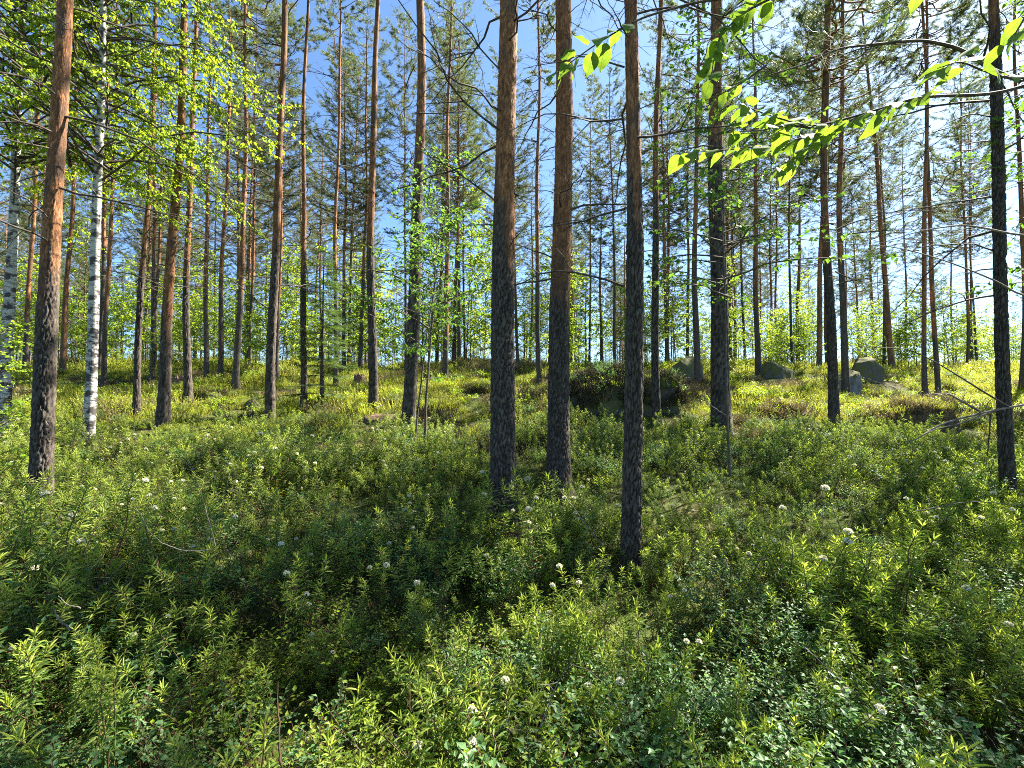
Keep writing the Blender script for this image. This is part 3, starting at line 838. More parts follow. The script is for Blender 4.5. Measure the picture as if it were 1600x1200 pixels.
# ------------------------------------------------------------------ spruces
def spruce(seed, H, rmax):
    r = np.random.default_rng(seed); wood, leaf = MB(), MB()
    tube(wood, np.array([[0, 0, -.1], [0, 0, H * .5], [0, 0, H]]), [.012 * H + .01, .008 * H, .003], 7)
    v, f = [], []
    for k in range(22):
        x = (k // 2) / 11.0; sg = 1 if k % 2 else -1
        d = np.array([.55, sg * .8, r.uniform(-.1, .35)]) * .2
        v += [[x, 0, 0], [x + .055, 0, .0], [x + d[0], d[1], d[2]]]; f.append([3 * k, 3 * k + 1, 3 * k + 2])
    v, f = np.array(v), np.array(f)
    P, D, S = [], [], []
    z = .25
    while z < H - .05:
        t = z / H; L0 = rmax * (1 - t) ** .8 + .08
        for k in range(int(r.integers(5, 8))):
            az = r.uniform(0, 6.28); L = L0 * r.uniform(.6, 1.15)
            n = 7; tt = np.linspace(0, 1, n)
            pts = np.stack([L * tt * math.cos(az), L * tt * math.sin(az), z + L * (.1 * tt - .45 * tt ** 2 + .28 * tt ** 3 + .3 * t * tt)], -1)
            tube(wood, pts, .006 * (1 - .8 * tt) * (1.3 - t), 3)
            for j in range(int(L * (44 if H < 4 else 14)) + 3):
                u = r.uniform(.15, 1); i = min(n - 2, int(u * (n - 1))); fr = u * (n - 1) - i
                p = pts[i] * (1 - fr) + pts[i + 1] * fr
                a2 = az + r.choice([-1, 1]) * r.uniform(.2, 1.0)
                P.append(p); D.append([math.cos(a2), math.sin(a2), r.uniform(-.45, .1)]); S.append(r.uniform(.10, .22) * (1.2 - .5 * u))
        z += r.uniform(.10, .2)
    P, D, S = np.array(P), np.array(D), np.array(S)
    inst(leaf, v, f, P, D, np.array([0, 0, 1.0]) + r.normal(0, .3, (len(P), 3)), S, tint=r.uniform(0, 1, len(P)))
    return wood.mesh('spruce_trunk', M_branch), leaf.mesh('spruce_needles', M_spruce, smooth=False)
SPR = [spruce(40 + i, [3.3, 5.5, 7.5][i], [.75, 1.2, 1.5][i]) for i in range(3)]
def spr(px, Y, k, s, label, group=None):
    X = (px - 800) / F * Y
    t = thing('spruce_tree', (X, Y, gz(X, Y)), label, 'spruce tree', group, rot=(0, 0, px), scale=s)
    part('trunk', SPR[k][0], t); part('crown', SPR[k][1], t, 'stuff')
spr(503, 10.4, 0, 1.12, 'young spruce with drooping tiers of needles between slim pines')
for px, Y, k, s in [(1430, 40, 1, 1.1), (1385, 46, 1, 1.0), (1495, 44, 1, 1.2), (1560, 40, 1, 1.0), (1462, 60, 2, 1.1), (1530, 64, 2, 1.0), (1590, 58, 2, 1.1),
                    (1345, 50, 2, .9), (1255, 46, 1, 1.1), (560, 34, 2, .9), (735, 36, 2, .9), (455, 40, 2, 1.0), (180, 38, 2, 1.0), (305, 44, 2, 1.1),
                    (70, 42, 2, 1.1), (640, 48, 2, 1.1), (905, 40, 2, .8), (1010, 44, 2, .9), (1120, 48, 2, 1.0), (1400, 70, 2, 1.0), (30, 34, 1, 1.1), (400, 33, 1, 1.0), (820, 50, 2, 1.0), (870, 60, 2, 1.1), (960, 62, 2, 1.2), (1060, 64, 2, 1.2)]:
    spr(px, Y, k, s, 'dark distant spruce standing beyond the birch thicket', 'distant spruces')

# far-off wood behind the trees one can tell apart
FARP = bpy.data.collections.new('far_wood_prototypes')
def far_proto(name, k):
    o = bpy.data.objects.new(name, FAR_TRUNKS[k % 4]); FARP.objects.link(o)
def merge_meshes(name, mes):
    vs, fs, off, mi, mats, ti, up = [], [], 0, [], [], [], []
    for m_ in mes:
        n = len(m_.vertices); co = np.empty(n * 3, np.float32); m_.vertices.foreach_get('co', co)
        a = np.empty(n, np.float32); m_.attributes['tint'].data.foreach_get('value', a); b = np.empty(n, np.float32); m_.attributes['upper'].data.foreach_get('value', b)
        li = np.empty(len(m_.loops), np.int32); m_.loops.foreach_get('vertex_index', li)
        k = len(m_.loops) // len(m_.polygons)
        vs.append((co.reshape(-1, 3), li.reshape(-1, k), a, b, len(mats))); mats.append(m_.materials[0])
    mb = MB()
    for v, f, a, b, k in vs:
        if f.shape[1] == 3:                       # far crowns: a third of the needles, each a little larger
            f = f[np.random.default_rng(len(f)).random(len(f)) < .3]
            tv = v[f]; ce = tv.mean(axis=1, keepdims=True); v = (ce + (tv - ce) * 1.7).reshape(-1, 3)
            a = a[f].reshape(-1); b = b[f].reshape(-1); f = np.arange(len(v)).reshape(-1, 3)
        mb.add(v, tris=f if f.shape[1] == 3 else None, quads=f if f.shape[1] == 4 else None, tint=a, up=b, mi=k)
    o = bpy.data.objects.new(name, mb.mesh(name, mats, smooth=False)); FARP.objects.link(o)
for k in range(4): merge_meshes('p%d' % k, [FAR_TRUNKS[k], FCROWNS[k][0], FCROWNS[k][1]])
for k in range(2): merge_meshes('s%d' % k, list(SPR[k + 1]))
FAR_WOOD = True

# ------------------------------------------------------------------ boulders, hummocks, stumps
def ico(sub=4):
    import bmesh
    bm = bmesh.new(); bmesh.ops.create_icosphere(bm, subdivisions=sub, radius=1.0)
    v = np.array([p.co[:] for p in bm.verts]); f = np.array([[q.index for q in p.verts] for p in bm.faces]); bm.free()
    return v, f
ICO_V, ICO_F = ico(5)
ROCK_XY = []
def boulder(name, px0, px1, py0, py1, Y, label, cat, mat, seed, rough=.16, cuts=7, depth=.8, top_lean=0.0):
    r = np.random.default_rng(seed)
    a, b = at(px0, py1, Y), at(px1, py1, Y); tz = at(px0, py0, Y)[2]
    X = (a[0] + b[0]) / 2; W = (b[0] - a[0]) / 2
    zb = gz(X, Y + W * depth * .5) - .10
    tz = at(px0, py0, Y + W * depth * .5)[2]
    Hh = max(.18, (tz - zb) * .95); W *= 1.08
    ROCK_XY.append((X, Y + W * depth * .5, W, W * depth))
    v = ICO_V.copy()
    for _ in range(cuts):
        d = nrm(r.normal(size=3) + np.array([0, -.2, .3])); o = r.uniform(.48, .85)
        over = np.maximum(0, v @ d - o); v -= over[:, None] * d * .92
    nn = fbm(v[:, 0] * 1.6 + seed, v[:, 1] * 1.6, v[:, 2] * 1.6, 4, seed)
    v = v * (1 + rough * nn + .04 * fbm(v[:, 0] * 6, v[:, 1] * 6, v[:, 2] * 6, 3, seed + 3))[:, None]
    mx = np.abs(v[:, 0]).max(); v[:, 0] /= mx; v[:, 2] = (v[:, 2] - 0) / v[:, 2].max(); v[:, 1] /= np.abs(v[:, 1]).max()
    v[:, 2] = np.sign(v[:, 2]) * np.abs(v[:, 2]) ** .68
    if name == 'moss_hummock': Hh *= .9
    v[:, 0] += top_lean * np.maximum(0, v[:, 2])
    vv = np.stack([v[:, 0] * W, v[:, 1] * W * depth, v[:, 2] * np.where(v[:, 2] > 0, Hh, .25)], -1)
    mb = MB(); mb.add(vv, tris=ICO_F)
    o = link(bpy.data.objects.new(name, mb.mesh(name, mat)))
    o.location = (X, Y + W * depth * .5, zb)
    return tag(o, label, cat)
ROCKS = [
 boulder('boulder', 878, 1072, 574, 648, 9.3, 'broad dark boulder overgrown with heath and moss', 'boulder', M_mound, 1, .30, 4, .55),
 boulder('boulder', 1054, 1110, 553, 594, 15.0, 'lichen-grey boulder behind a dark pine on the rise', 'boulder', M_rock, 2, .1, 8, .8),
 boulder('boulder', 1197, 1246, 563, 592, 15.0, 'low rounded grey boulder beside the thin pine pair', 'boulder', M_rock, 3, .1, 7, .8),
 boulder('boulder', 1307, 1353, 576, 610, 12.4, 'pale angular split boulder behind a dark pine', 'boulder', M_rockpale, 4, .08, 10, .8),
 boulder('boulder', 1328, 1392, 556, 600, 14.2, 'dark mossy boulder beside the strongly leaning pine', 'boulder', M_rockmoss, 5, .15, 6, .8),
 boulder('boulder', 916, 962, 566, 582, 17.5, 'small flat stone below the small-crowned pine', 'boulder', M_rock, 6, .1, 6, .8),
 boulder('boulder', 1520, 1542, 590, 601, 16, 'small grey stone lying in the bright grass', 'stone', M_rock, 7, .1, 6, .8),
 boulder('boulder', 378, 406, 622, 640, 10.5, 'grey stone half sunk in moss at the clearing', 'stone', M_rock, 8, .1, 6, .8),
]
HUMS = [
 boulder('moss_hummock', 1196, 1276, 628, 668, 8.9, 'rounded dry-grass hummock with a dark hollow side', 'hummock', M_litter, 11, .12, 0, .8),
 boulder('moss_hummock', 1398, 1512, 617, 680, 8.6, 'broad pale hummock covered with dead grass near the bent branch', 'hummock', M_litter, 12, .15, 0, .7),
 boulder('moss_hummock', 722, 775, 606, 630, 11.0, 'low dark mossy knoll beside the thickest pine', 'hummock', M_rockmoss, 13, .15, 0, .8),
 boulder('ant_mound', 556, 624, 645, 690, 8.6, 'brown needle ant mound at the foot of a straight pine', 'ant mound', M_litter, 14, .08, 0, .9),
 boulder('moss_hummock', 300, 340, 606, 626, 11.5, 'mossy knoll at the foot of a straight pine by the stump', 'hummock', M_rockmoss, 15, .12, 0, .9),
]
def stump(px, py, Y, w, h, label, seed):
    r = np.random.default_rng(seed); mb = MB(); s = 20
    th = np.linspace(0, 6.2832, s, endpoint=False)
    rings = []
    for z, k in ((-.1, 1.5), (.05, 1.2), (.4, 1.0), (.8, .95), (1, .9)):
        rr = w * k * (1 + .12 * np.sin(th * 3 + seed) + r.normal(0, .04, s))
        zz = z * h + (r.normal(0, .12 * h, s) if z == 1 else 0)
        rings.append(np.stack([rr * np.cos(th), rr * np.sin(th), np.full(s, 1.0) * zz], -1))
    rings.append(np.stack([.4 * w * np.cos(th), .4 * w * np.sin(th), np.full(s, .6 * h) + r.normal(0, .05 * h, s)], -1))
    V = np.concatenate(rings); n = len(rings)
    i = np.arange(n - 1)[:, None] * s; j = np.arange(s)[None, :]; j2 = (j + 1) % s
    mb.add(V, quads=np.stack([i + j, i + j2, i + s + j2, i + s + j], -1).reshape(-1, 4))
    mb.add(np.vstack([rings[-1], [[0, 0, .58 * h]]]), tris=[[k, (k + 1) % s, s] for k in range(s)])
    X = at(px, py, Y)[0]
    o = link(bpy.data.objects.new('tree_stump', mb.mesh('tree_stump', M_stump))); o.location = (X, Y, gz(X, Y))
    tag(o, label, 'stump')
stump(281, 593, 14, .17, .34, 'reddish rotten stump on the mossy knoll', 3)
stump(562, 592, 14, .16, .45, 'dark rotten stump beside a thin pine', 4)

# ------------------------------------------------------------------ undergrowth prototypes
def rosemary(seed, nsh=6, hgt=.45, spread=.16, flowers=0, old=.5):
    r = np.random.default_rng(seed); stem, leaf, flo = MB(), MB(), MB()
    for k in range(nsh):
        az = r.uniform(0, 6.28); ln = hgt * r.uniform(.6, 1.15)
        out = spread * r.uniform(.3, 1.4)
        n = 8; t = np.linspace(0, 1, n)
        x = out * t ** 1.3; wob = np.cumsum(r.normal(0, .012, n))
        pts = np.stack([x * math.cos(az) - wob * math.sin(az), x * math.sin(az) + wob * math.cos(az), ln * t], -1)
        pts[:, :2] += r.normal(0, .03, 2)
        tube(stem, pts, .0032 * (1 - .55 * t), 4)
        ax = nrm(pts[-1] - pts[-3])
        # top rosette: young pale leaves standing up and out
        for (m, u0, u1, e0, e1, L, W, mi, tlo, thi) in ((19, .86, 1.0, .25, 1.25, .043, .0056, 1, .2, 1.0), (26, .55, .9, -.35, .55, .045, .0060, 0, .2, .8), (16, .25, .6, -1.0, -.1, .040, .0058, 0, 0, .5)):
            if L == .040 and r.random() > old: continue
            u = np.sort(r.uniform(u0, u1, m)); idx = u * (n - 1); i0 = np.minimum(n - 2, idx.astype(int)); fr = (idx - i0)[:, None]
            P = pts[i0] * (1 - fr) + pts[i0 + 1] * fr
            a = np.arange(m) * 2.39996 + r.uniform(0, 6); el = np.linspace(e0, e1, m) + r.normal(0, .18, m)
            D = np.stack([np.cos(a) * np.cos(el), np.sin(a) * np.cos(el), np.sin(el)], -1)
            Zh = np.stack([-np.cos(a) * np.sin(el), -np.sin(a) * np.sin(el), np.cos(el)], -1) + r.normal(0, .15, (m, 3))
            s = r.uniform(.7, 1.15, m)
            if L == .040 and r.random() < .35: mi = 2
            inst(leaf, LIN_V, LIN_F, P, D, Zh, L * s, W * s, L * s, tint=r.uniform(tlo, thi, m), mi=mi)
        if k < flowers:
            c = pts[-1] + ax * .02
            m = 46; d = rdir(m, r); d[:, 2] = np.abs(d[:, 2]) * 1.1 - .25
            P = c + d * .011
            for q in range(3):
                inst(flo, DIA_V, DIA_F, P, nrm(d + r.normal(0, .6, (m, 3))), rdir(m, r), .008, .006, .008)
            for q in range(0, m, 3): tube(stem, np.array([pts[-1], P[q]]), [.0009, .0006], 3)
    return stem, leaf, flo

def bilberry(seed, nst=9, hgt=.32, spread=.17, leaf_l=.021, leaf_w=.0135, per=26, mat_i=0, T=(LEAF_V, LEAF_F)):
    r = np.random.default_rng(seed); stem, leaf = MB(), MB()
    P, D, Z = [], [], []
    for k in range(nst):
        az = r.uniform(0, 6.28); out = spread * r.uniform(.2, 1.3); ln = hgt * r.uniform(.55, 1.1)
        b = r.normal(0, .04, 2)
        p0 = np.array([b[0], b[1], 0]); p1 = np.array([b[0] + out * .4 * math.cos(az), b[1] + out * .4 * math.sin(az), ln * .55])
        tube(stem, np.array([p0, p1]), [.0022, .0016], 3)
        for q in range(4):
            a2 = az + r.normal(0, 1.1); d = np.array([math.cos(a2), math.sin(a2), r.uniform(.5, 1.6)]); d /= np.linalg.norm(d)
            tl = ln * r.uniform(.35, .6); p2 = p1 + d * tl
            tube(stem, np.array([p1, p2]), [.0015, .0008], 3)
            m = max(3, int(per * .25 * r.uniform(.7, 1.3)))
            for j in range(m):
                u = (j + r.random()) / m; sg = 1 if j % 2 else -1
                side = nrm(np.cross(d, [0, 0, 1.0])) * sg
                P.append(p1 + d * tl * (.1 + .95 * u)); D.append(side * .8 + d * .6 + r.normal(0, .25, 3)); Z.append(np.array([0, 0, 1.0]) - side * .1 + r.normal(0, .32, 3))
    P, D, Z = np.array(P), np.array(D), np.array(Z); s = r.uniform(.6, 1.2, len(P))
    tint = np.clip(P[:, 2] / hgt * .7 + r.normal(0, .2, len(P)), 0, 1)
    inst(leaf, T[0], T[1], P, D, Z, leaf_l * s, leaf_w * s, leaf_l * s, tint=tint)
    return stem, leaf

def heath(seed, n=70, hgt=.2, spread=.2, w=.012):
    r = np.random.default_rng(seed); leaf = MB()
    a = r.uniform(0, 6.28, n); rr = spread * np.sqrt(r.random(n))
    P = np.stack([rr * np.cos(a), rr * np.sin(a), np.zeros(n)], -1)
    D = np.stack([.45 * np.cos(a) * rr / spread + r.normal(0, .25, n), .45 * np.sin(a) * rr / spread + r.normal(0, .25, n), np.ones(n)], -1)
    s = hgt * r.uniform(.4, 1.15, n)
    inst(leaf, DIA_V, DIA_F, P, D, rdir(n, r), s, w * r.uniform(.6, 1.2, n), s, tint=r.random(n))
    # small leaves on top of the blades
    m = n; j = r.integers(0, n, m); u = r.uniform(.5, 1.0, (m, 1))
    Pl = P[j] + nrm(D[j]) * s[j][:, None] * u
    inst(leaf, DIA_V, DIA_F, Pl, rdir(m, r), np.array([0, 0, 1.0]) + r.normal(0, .4, (m, 3)), .03, .018, .03, tint=r.random(m))
    return leaf

ROSE = [rosemary(700 + i, [6, 5, 7, 4, 6, 5, 6, 5][i], [.44, .50, .40, .54, .46, .42, .48, .45][i], .17, [0, 0, 0, 0, 0, 0, 2, 2][i]) for i in range(8)]
ROSE_M = [(s.mesh('stems', M_shrubstem), l.mesh('leaves', [M_rosem, M_rosetip, M_dry], smooth=False), f.mesh('flowers', M_flower, smooth=False) if f.n else None) for s, l, f in ROSE]
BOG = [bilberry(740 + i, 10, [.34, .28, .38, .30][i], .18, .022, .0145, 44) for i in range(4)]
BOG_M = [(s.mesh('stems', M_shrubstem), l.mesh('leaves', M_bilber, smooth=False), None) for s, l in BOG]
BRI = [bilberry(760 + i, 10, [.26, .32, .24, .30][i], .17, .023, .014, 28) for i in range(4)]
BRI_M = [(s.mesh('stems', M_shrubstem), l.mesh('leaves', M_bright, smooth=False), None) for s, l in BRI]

protos = bpy.data.collections.new('undergrowth_prototypes')
PN = []
def proto(name, mbs, mats):
    mb = MB(); 
    off_mats = []
    for m_, mt in zip(mbs, mats):
        if not m_ or not m_.n: continue
        for k in range(len(m_.v)):
            pass
        base = len(off_mats); mtl = mt if isinstance(mt, list) else [mt]
        off_mats += mtl
        sh = mb.n
        mb.v += m_.v; mb.a += m_.a; mb.b += m_.b
        mb.t += [x + sh for x in m_.t]; mb.q += [x + sh for x in m_.q]
        mb.mi_t += [x + base for x in m_.mi_t]; mb.mi_q += [x + base for x in m_.mi_q]
        mb.n += m_.n
    o = bpy.data.objects.new(name, mb.mesh(name, off_mats, smooth=False))
    protos.objects.link(o); PN.append(name)
for i, x in enumerate(ROSE): proto('a%02d' % i, x, [M_shrubstem, [M_rosem, M_rosetip, M_dry], M_flower])
for i, x in enumerate(BOG): proto('b%02d' % i, x, [M_shrubstem, M_bilber])
for i, x in enumerate(BRI): proto('c%02d' % i, x, [M_shrubstem, M_bright])
for i in range(4): proto('d%02d' % i, [heath(780 + i, 70, [.2, .26, .16, .22][i])], [M_grass])
for i in range(3): proto('e%02d' % i, [bilberry(790 + i, 8, .2, .22, .034, .024, 16, T=(DIA_V, DIA_F))[1]], [M_bright])
for i in range(3): proto('f%02d' % i, [heath(800 + i, 90, [.22, .28, .2][i], .22, .011)], [M_heather])
for i in range(3): proto('g%02d' % i, [heath(810 + i, 110, [.2, .24, .18][i], .2, .007)], [M_drygrass])
def bare(seed):
    r = np.random.default_rng(seed); m_ = MB()
    for k in range(5):
        curve_branch(m_, np.array([r.normal(0, .03), r.normal(0, .03), 0.0]), r.uniform(0, 6.28), r.uniform(.15, .3), r, .0028, r.uniform(1.2, 2.4), r.uniform(.2, .8), 3, 3, wob=.1)
    return m_
for i in range(3): proto('h%02d' % i, [bare(830 + i)], [M_twig])
iA, iB, iC, iD, iE, iF, iG, iH = 0, 8, 12, 16, 20, 23, 26, 29

def scatter(name, P, rotz, tilt, scl, idx, label=None, cat='undergrowth', coll=None):
    me = bpy.data.meshes.new(name)
    me.vertices.add(len(P)); me.vertices.foreach_set('co', np.asarray(P, np.float32).ravel())
    rt = np.stack([tilt[:, 0], tilt[:, 1], rotz], -1).astype(np.float32)
    a = me.attributes.new('rot', 'FLOAT_VECTOR', 'POINT'); a.data.foreach_set('vector', rt.ravel())
    a = me.attributes.new('scl', 'FLOAT', 'POINT'); a.data.foreach_set('value', scl.astype(np.float32))
    a = me.attributes.new('idx', 'INT', 'POINT'); a.data.foreach_set('value', idx.astype(np.int32))
    me.update()
    o = link(bpy.data.objects.new(name, me))
    ng = bpy.data.node_groups.new(name + '_nodes', 'GeometryNodeTree')
    ng.interface.new_socket('Geometry', in_out='INPUT', socket_type='NodeSocketGeometry')
    ng.interface.new_socket('Geometry', in_out='OUTPUT', socket_type='NodeSocketGeometry')
    gi = ng.nodes.new('NodeGroupInput'); go = ng.nodes.new('NodeGroupOutput')
    ci = ng.nodes.new('GeometryNodeCollectionInfo'); ci.inputs['Collection'].default_value = coll or protos
    ci.inputs['Separate Children'].default_value = True; ci.inputs['Reset Children'].default_value = True
    ip = ng.nodes.new('GeometryNodeInstanceOnPoints'); ip.inputs['Pick Instance'].default_value = True
    def na(nm, ty):
        n = ng.nodes.new('GeometryNodeInputNamedAttribute'); n.data_type = ty; n.inputs['Name'].default_value = nm
        return n.outputs['Attribute']
    er = ng.nodes.new('FunctionNodeEulerToRotation')
    ng.links.new(na('rot', 'FLOAT_VECTOR'), er.inputs[0])
    ng.links.new(gi.outputs[0], ip.inputs['Points']); ng.links.new(ci.outputs[0], ip.inputs['Instance'])
    ng.links.new(na('idx', 'INT'), ip.inputs['Instance Index']); ng.links.new(er.outputs[0], ip.inputs['Rotation'])
    ng.links.new(na('scl', 'FLOAT'), ip.inputs['Scale']); ng.links.new(ip.outputs[0], go.inputs[0])
    md = o.modifiers.new('scatter', 'NODES'); md.node_group = ng
    tag(o, label, cat, None, 'stuff')
    return o

def species_mix(x, y, r):
    """which plant grows at (x, y): returns prototype index"""
    n = len(x)
    m = fbm(x * .9, y * .9, oct=3, seed=21); m2 = fbm(x * .8 + 9, y * .8, oct=3, seed=22)
    def patch(cx, cy, rx, ry): return np.exp(-(((x - cx) / rx) ** 2 + ((y - cy) / ry) ** 2))
    pb = .12 + 2.6 * patch(1.15, 1.65, .85, .65) + 2.2 * patch(-1.75, 1.5, .55, .45) + .55 * np.clip(m2, 0, 1) + .5 * patch(-1.0, 2.9, .5, .35)
    pc = .14 + 2.6 * patch(-.6, 2.3, .65, .5) + 2.6 * patch(0.0, 1.4, .6, .4) + .5 * np.clip(m, 0, 1) + .6 * patch(-1.2, 1.9, .3, .3)
    pr = .85 - .3 * np.clip(m, 0, 1)
    far = sstep(6.5, 11, y)
    pd = 1.6 * far; pe = .9 * far; pr = pr * (1 - .9 * far); pb = pb * (1 - .8 * far); pc = pc * (1 - .3 * far)
    tot = pb + pc + pr + pd + pe; u = r.random(n) * tot
    out = np.where(u < pr, 0, np.where(u < pr + pb, 1, np.where(u < pr + pb + pc, 2, np.where(u < pr + pb + pc + pd, 3, 4))))
    return out

def points(ylo, yhi, dens, margin, r):
    A = 0; ys = []
    n = int(dens * ((yhi ** 2 - ylo ** 2) * 1.13 + 2 * margin * (yhi - ylo)))
    y = np.sqrt(r.uniform(ylo ** 2, yhi ** 2, n)); x = r.uniform(-1, 1, n) * (1.13 * y + margin)
    return x, y
TREES_XY = np.array([(o.location.x, o.location.y) for o in bpy.data.objects if o.name.startswith(('pine_tree', 'birch_tree'))])
def clear_of_trees(x, y, d=.13):
    ok = np.ones(len(x), bool)
    for a, b in TREES_XY:
        ok &= (x - a) ** 2 + (y - b) ** 2 > d * d
    return ok

IDX0 = np.array([iA, iB, iC, iD, iE])
def build_cover(name, ylo, yhi, dens, margin, seed, smin, smax, label):
    r = np.random.default_rng(seed)
    x, y = points(ylo, yhi, dens, margin, r)
    ok = clear_of_trees(x, y); x, y = x[ok], y[ok]
    for (a, b, rx, ry_) in ROCK_XY:
        ok = ((x - a) / (rx * 1.02)) ** 2 + ((y - b + ry_ * .5) / (ry_ * 1.3 + .3)) ** 2 > 1
        x, y = x[ok], y[ok]
    gap = fbm(x * 1.7, y * 1.7, oct=2, seed=41)
    ok = r.random(len(x)) < np.where(y < 9, .58 + .42 * sstep(-.55, -.05, gap), 1.0); x, y = x[ok], y[ok]
    sp = species_mix(x, y, r)
    cntk = np.array([8, 4, 4, 4, 3])[sp]
    k = (r.random(len(x)) * cntk).astype(int)
    # flowers are the last two rosemary variants: keep them rarer
    fl = (sp == 0) & (k >= 6) & (r.random(len(x)) < .05); k = np.where(fl, k - 6, k)
    idx = IDX0[sp] + k
    hh = fbm(x * .5 + 3, y * .5, oct=3, seed=47) + r.normal(0, .15, len(x))
    idx = np.where((y > 6.5) & (y < 15) & (hh > .6), iF + (k % 3), np.where((y > 6.5) & (hh < -.5), iG + (k % 3), idx))
    idx = np.where((y < 8) & (r.random(len(x)) < .07), iH + (k % 3), idx)
    z = ground_z(x, y) - .02
    scl = r.uniform(smin, smax, len(x)) * np.where(sp == 0, 1.0, np.where(sp < 3, 1.05, 1.0))
    scl *= 1 - .35 * sstep(6, 11, y) * (sp < 3)
    scl *= 1 + .45 * fbm(x * 1.1 + 5, y * 1.1, oct=2, seed=43)
    tilt = r.normal(0, .14, (len(x), 2))
    scatter(name, np.stack([x, y, z], -1), r.uniform(0, 6.28, len(x)), tilt, scl, idx, label)
    return len(x)
build_cover('heath_undergrowth', 1.35, 4.2, 44, 1.2, 31, .7, 1.15, 'tangled wild rosemary and bilberry filling the near forest floor')
build_cover('heath_undergrowth', 4.2, 9.0, 46, 1.0, 32, .58, 1.02, 'dense rosemary and bilberry round the feet of the middle pines')
build_cover('heath_undergrowth', 9.0, 17.0, 19, 1.0, 33, .7, 1.2, 'bright low heath and bilberry carpet of the sunlit clearing')
build_cover('heath_undergrowth', 17.0, 34.0, 9, 1.0, 34, 1.1, 1.9, 'bright low heath on the crest behind the boulders')

rw = np.random.default_rng(66)
wx, wy, wi, ws = [], [], [], []
while len(wx) < 480:
    Y_ = rw.uniform(84, 190); p_ = rw.uniform(-250, 1850)
    if p_ > 1250 and Y_ < 130: continue
    wx.append((p_ - 800) / F * Y_); wy.append(Y_); wi.append(int(rw.integers(0, 6))); ws.append(rw.uniform(.8, 1.1) if wi[-1] < 4 else rw.uniform(1.0, 1.7))
wx, wy = np.array(wx), np.array(wy)
scatter('far_off_wood', np.stack([wx, wy, ground_z(wx, wy)], -1), rw.uniform(0, 6.28, len(wx)), rw.normal(0, .015, (len(wx), 2)), np.array(ws), np.array(wi), 'far-off pine and spruce wood closing the view', 'woodland', FARP)

build_cover('low_moss_layer', 1.0, 9.0, 24, 1.0, 35, .38, .62, 'low moss and seedlings under the taller shrubs')

# plants growing on the boulder and hummocks
def cover_on(o, n, seed, choices, smin, smax, label, zmin=.35):
    r = np.random.default_rng(seed)
    me = o.data; nv = len(me.vertices); co = np.empty(nv * 3, np.float32); me.vertices.foreach_get('co', co); co = co.reshape(-1, 3)
    nn = np.empty(nv * 3, np.float32); me.vertices.foreach_get('normal', nn); nn = nn.reshape(-1, 3)
    c = np.where((nn[:, 2] > zmin) & (co[:, 2] > .1))[0]; c = r.choice(c, min(n, len(c)), replace=False)
    P = co[c] + np.array(o.location)
    scatter('moss_tufts', P - np.array([0, 0, .02]), r.uniform(0, 6.28, len(c)), r.normal(0, .25, (len(c), 2)), r.uniform(smin, smax, len(c)), r.choice(choices, len(c)), label)
cover_on(ROCKS[0], 560, 1, [iF, iF + 1, iF + 2, iF, iF + 1, iF + 2, iB, iE, iH], .5, .95, 'heath and moss growing over the broad dark boulder', -.35)
cover_on(HUMS[0], 90, 2, [iG, iG + 1, iD, iE, iF], .35, 1.0, 'dry grass tufts on the rounded hummock', .2)
cover_on(HUMS[1], 100, 3, [iG, iG + 1, iD, iE, iF], .35, 1.0, 'dead grass tufts on the broad pale hummock', .2)
cover_on(HUMS[2], 90, 4, [iF, iF + 1, iE], .5, .9, 'low plants on the dark mossy knoll')
cover_on(HUMS[4], 60, 5, [iF, iD, iE], .5, .9, 'low plants on the mossy knoll by the stump')

# ------------------------------------------------------------------ single shrubs of the foreground
rs = np.random.default_rng(91)
def shrub(name, cat, ms, x, y, s, label, group):
    t = thing(name, (x, y, gz(x, y) - .01), label, cat, group, rot=(rs.normal(0, .12), rs.normal(0, .12), rs.uniform(0, 6.28)), scale=s)
    part('stems', ms[0], t); part('leaves', ms[1], t, 'stuff')
    if ms[2]: part('flower_head', ms[2], t, 'stuff')
x, y = points(.62, 2.5, 29, .25, rs)
ok = clear_of_trees(x, y, .2) & (np.hypot(x, y) > .55); x, y = x[ok], y[ok]
sp = species_mix(x, y, rs)
nA = nB = nC = 0
for xx, yy, s_ in zip(x, y, sp):
    sc_ = rs.uniform(.8, 1.25) * (.72 + .28 * min(1, math.hypot(xx, yy) / 1.3))
    if s_ == 0:
        k = int(rs.integers(0, 8))
        if k >= 6 and rs.random() < .6: k -= 6
        if k >= 6: shrub('wild_rosemary_shrub', 'shrub', ROSE_M[k], xx, yy, sc_, 'wild rosemary shrub carrying a round white flower head', 'flowering rosemary shrubs in the foreground')
        else: shrub('wild_rosemary_shrub', 'shrub', ROSE_M[k], xx, yy, sc_, 'wild rosemary shrub with narrow leathery leaves and pale tips', 'rosemary shrubs in the foreground')
    elif s_ == 1:
        shrub('bog_bilberry_shrub', 'shrub', BOG_M[int(rs.integers(0, 4))], xx, yy, sc_, 'bog bilberry shrub with small bluish-green rounded leaves', 'bog bilberry shrubs in the foreground')
    else:
        shrub('bilberry_shrub', 'shrub', BRI_M[int(rs.integers(0, 4))], xx, yy, sc_, 'bilberry shrub with small bright yellow-green leaves', 'bright bilberry shrubs in the foreground')

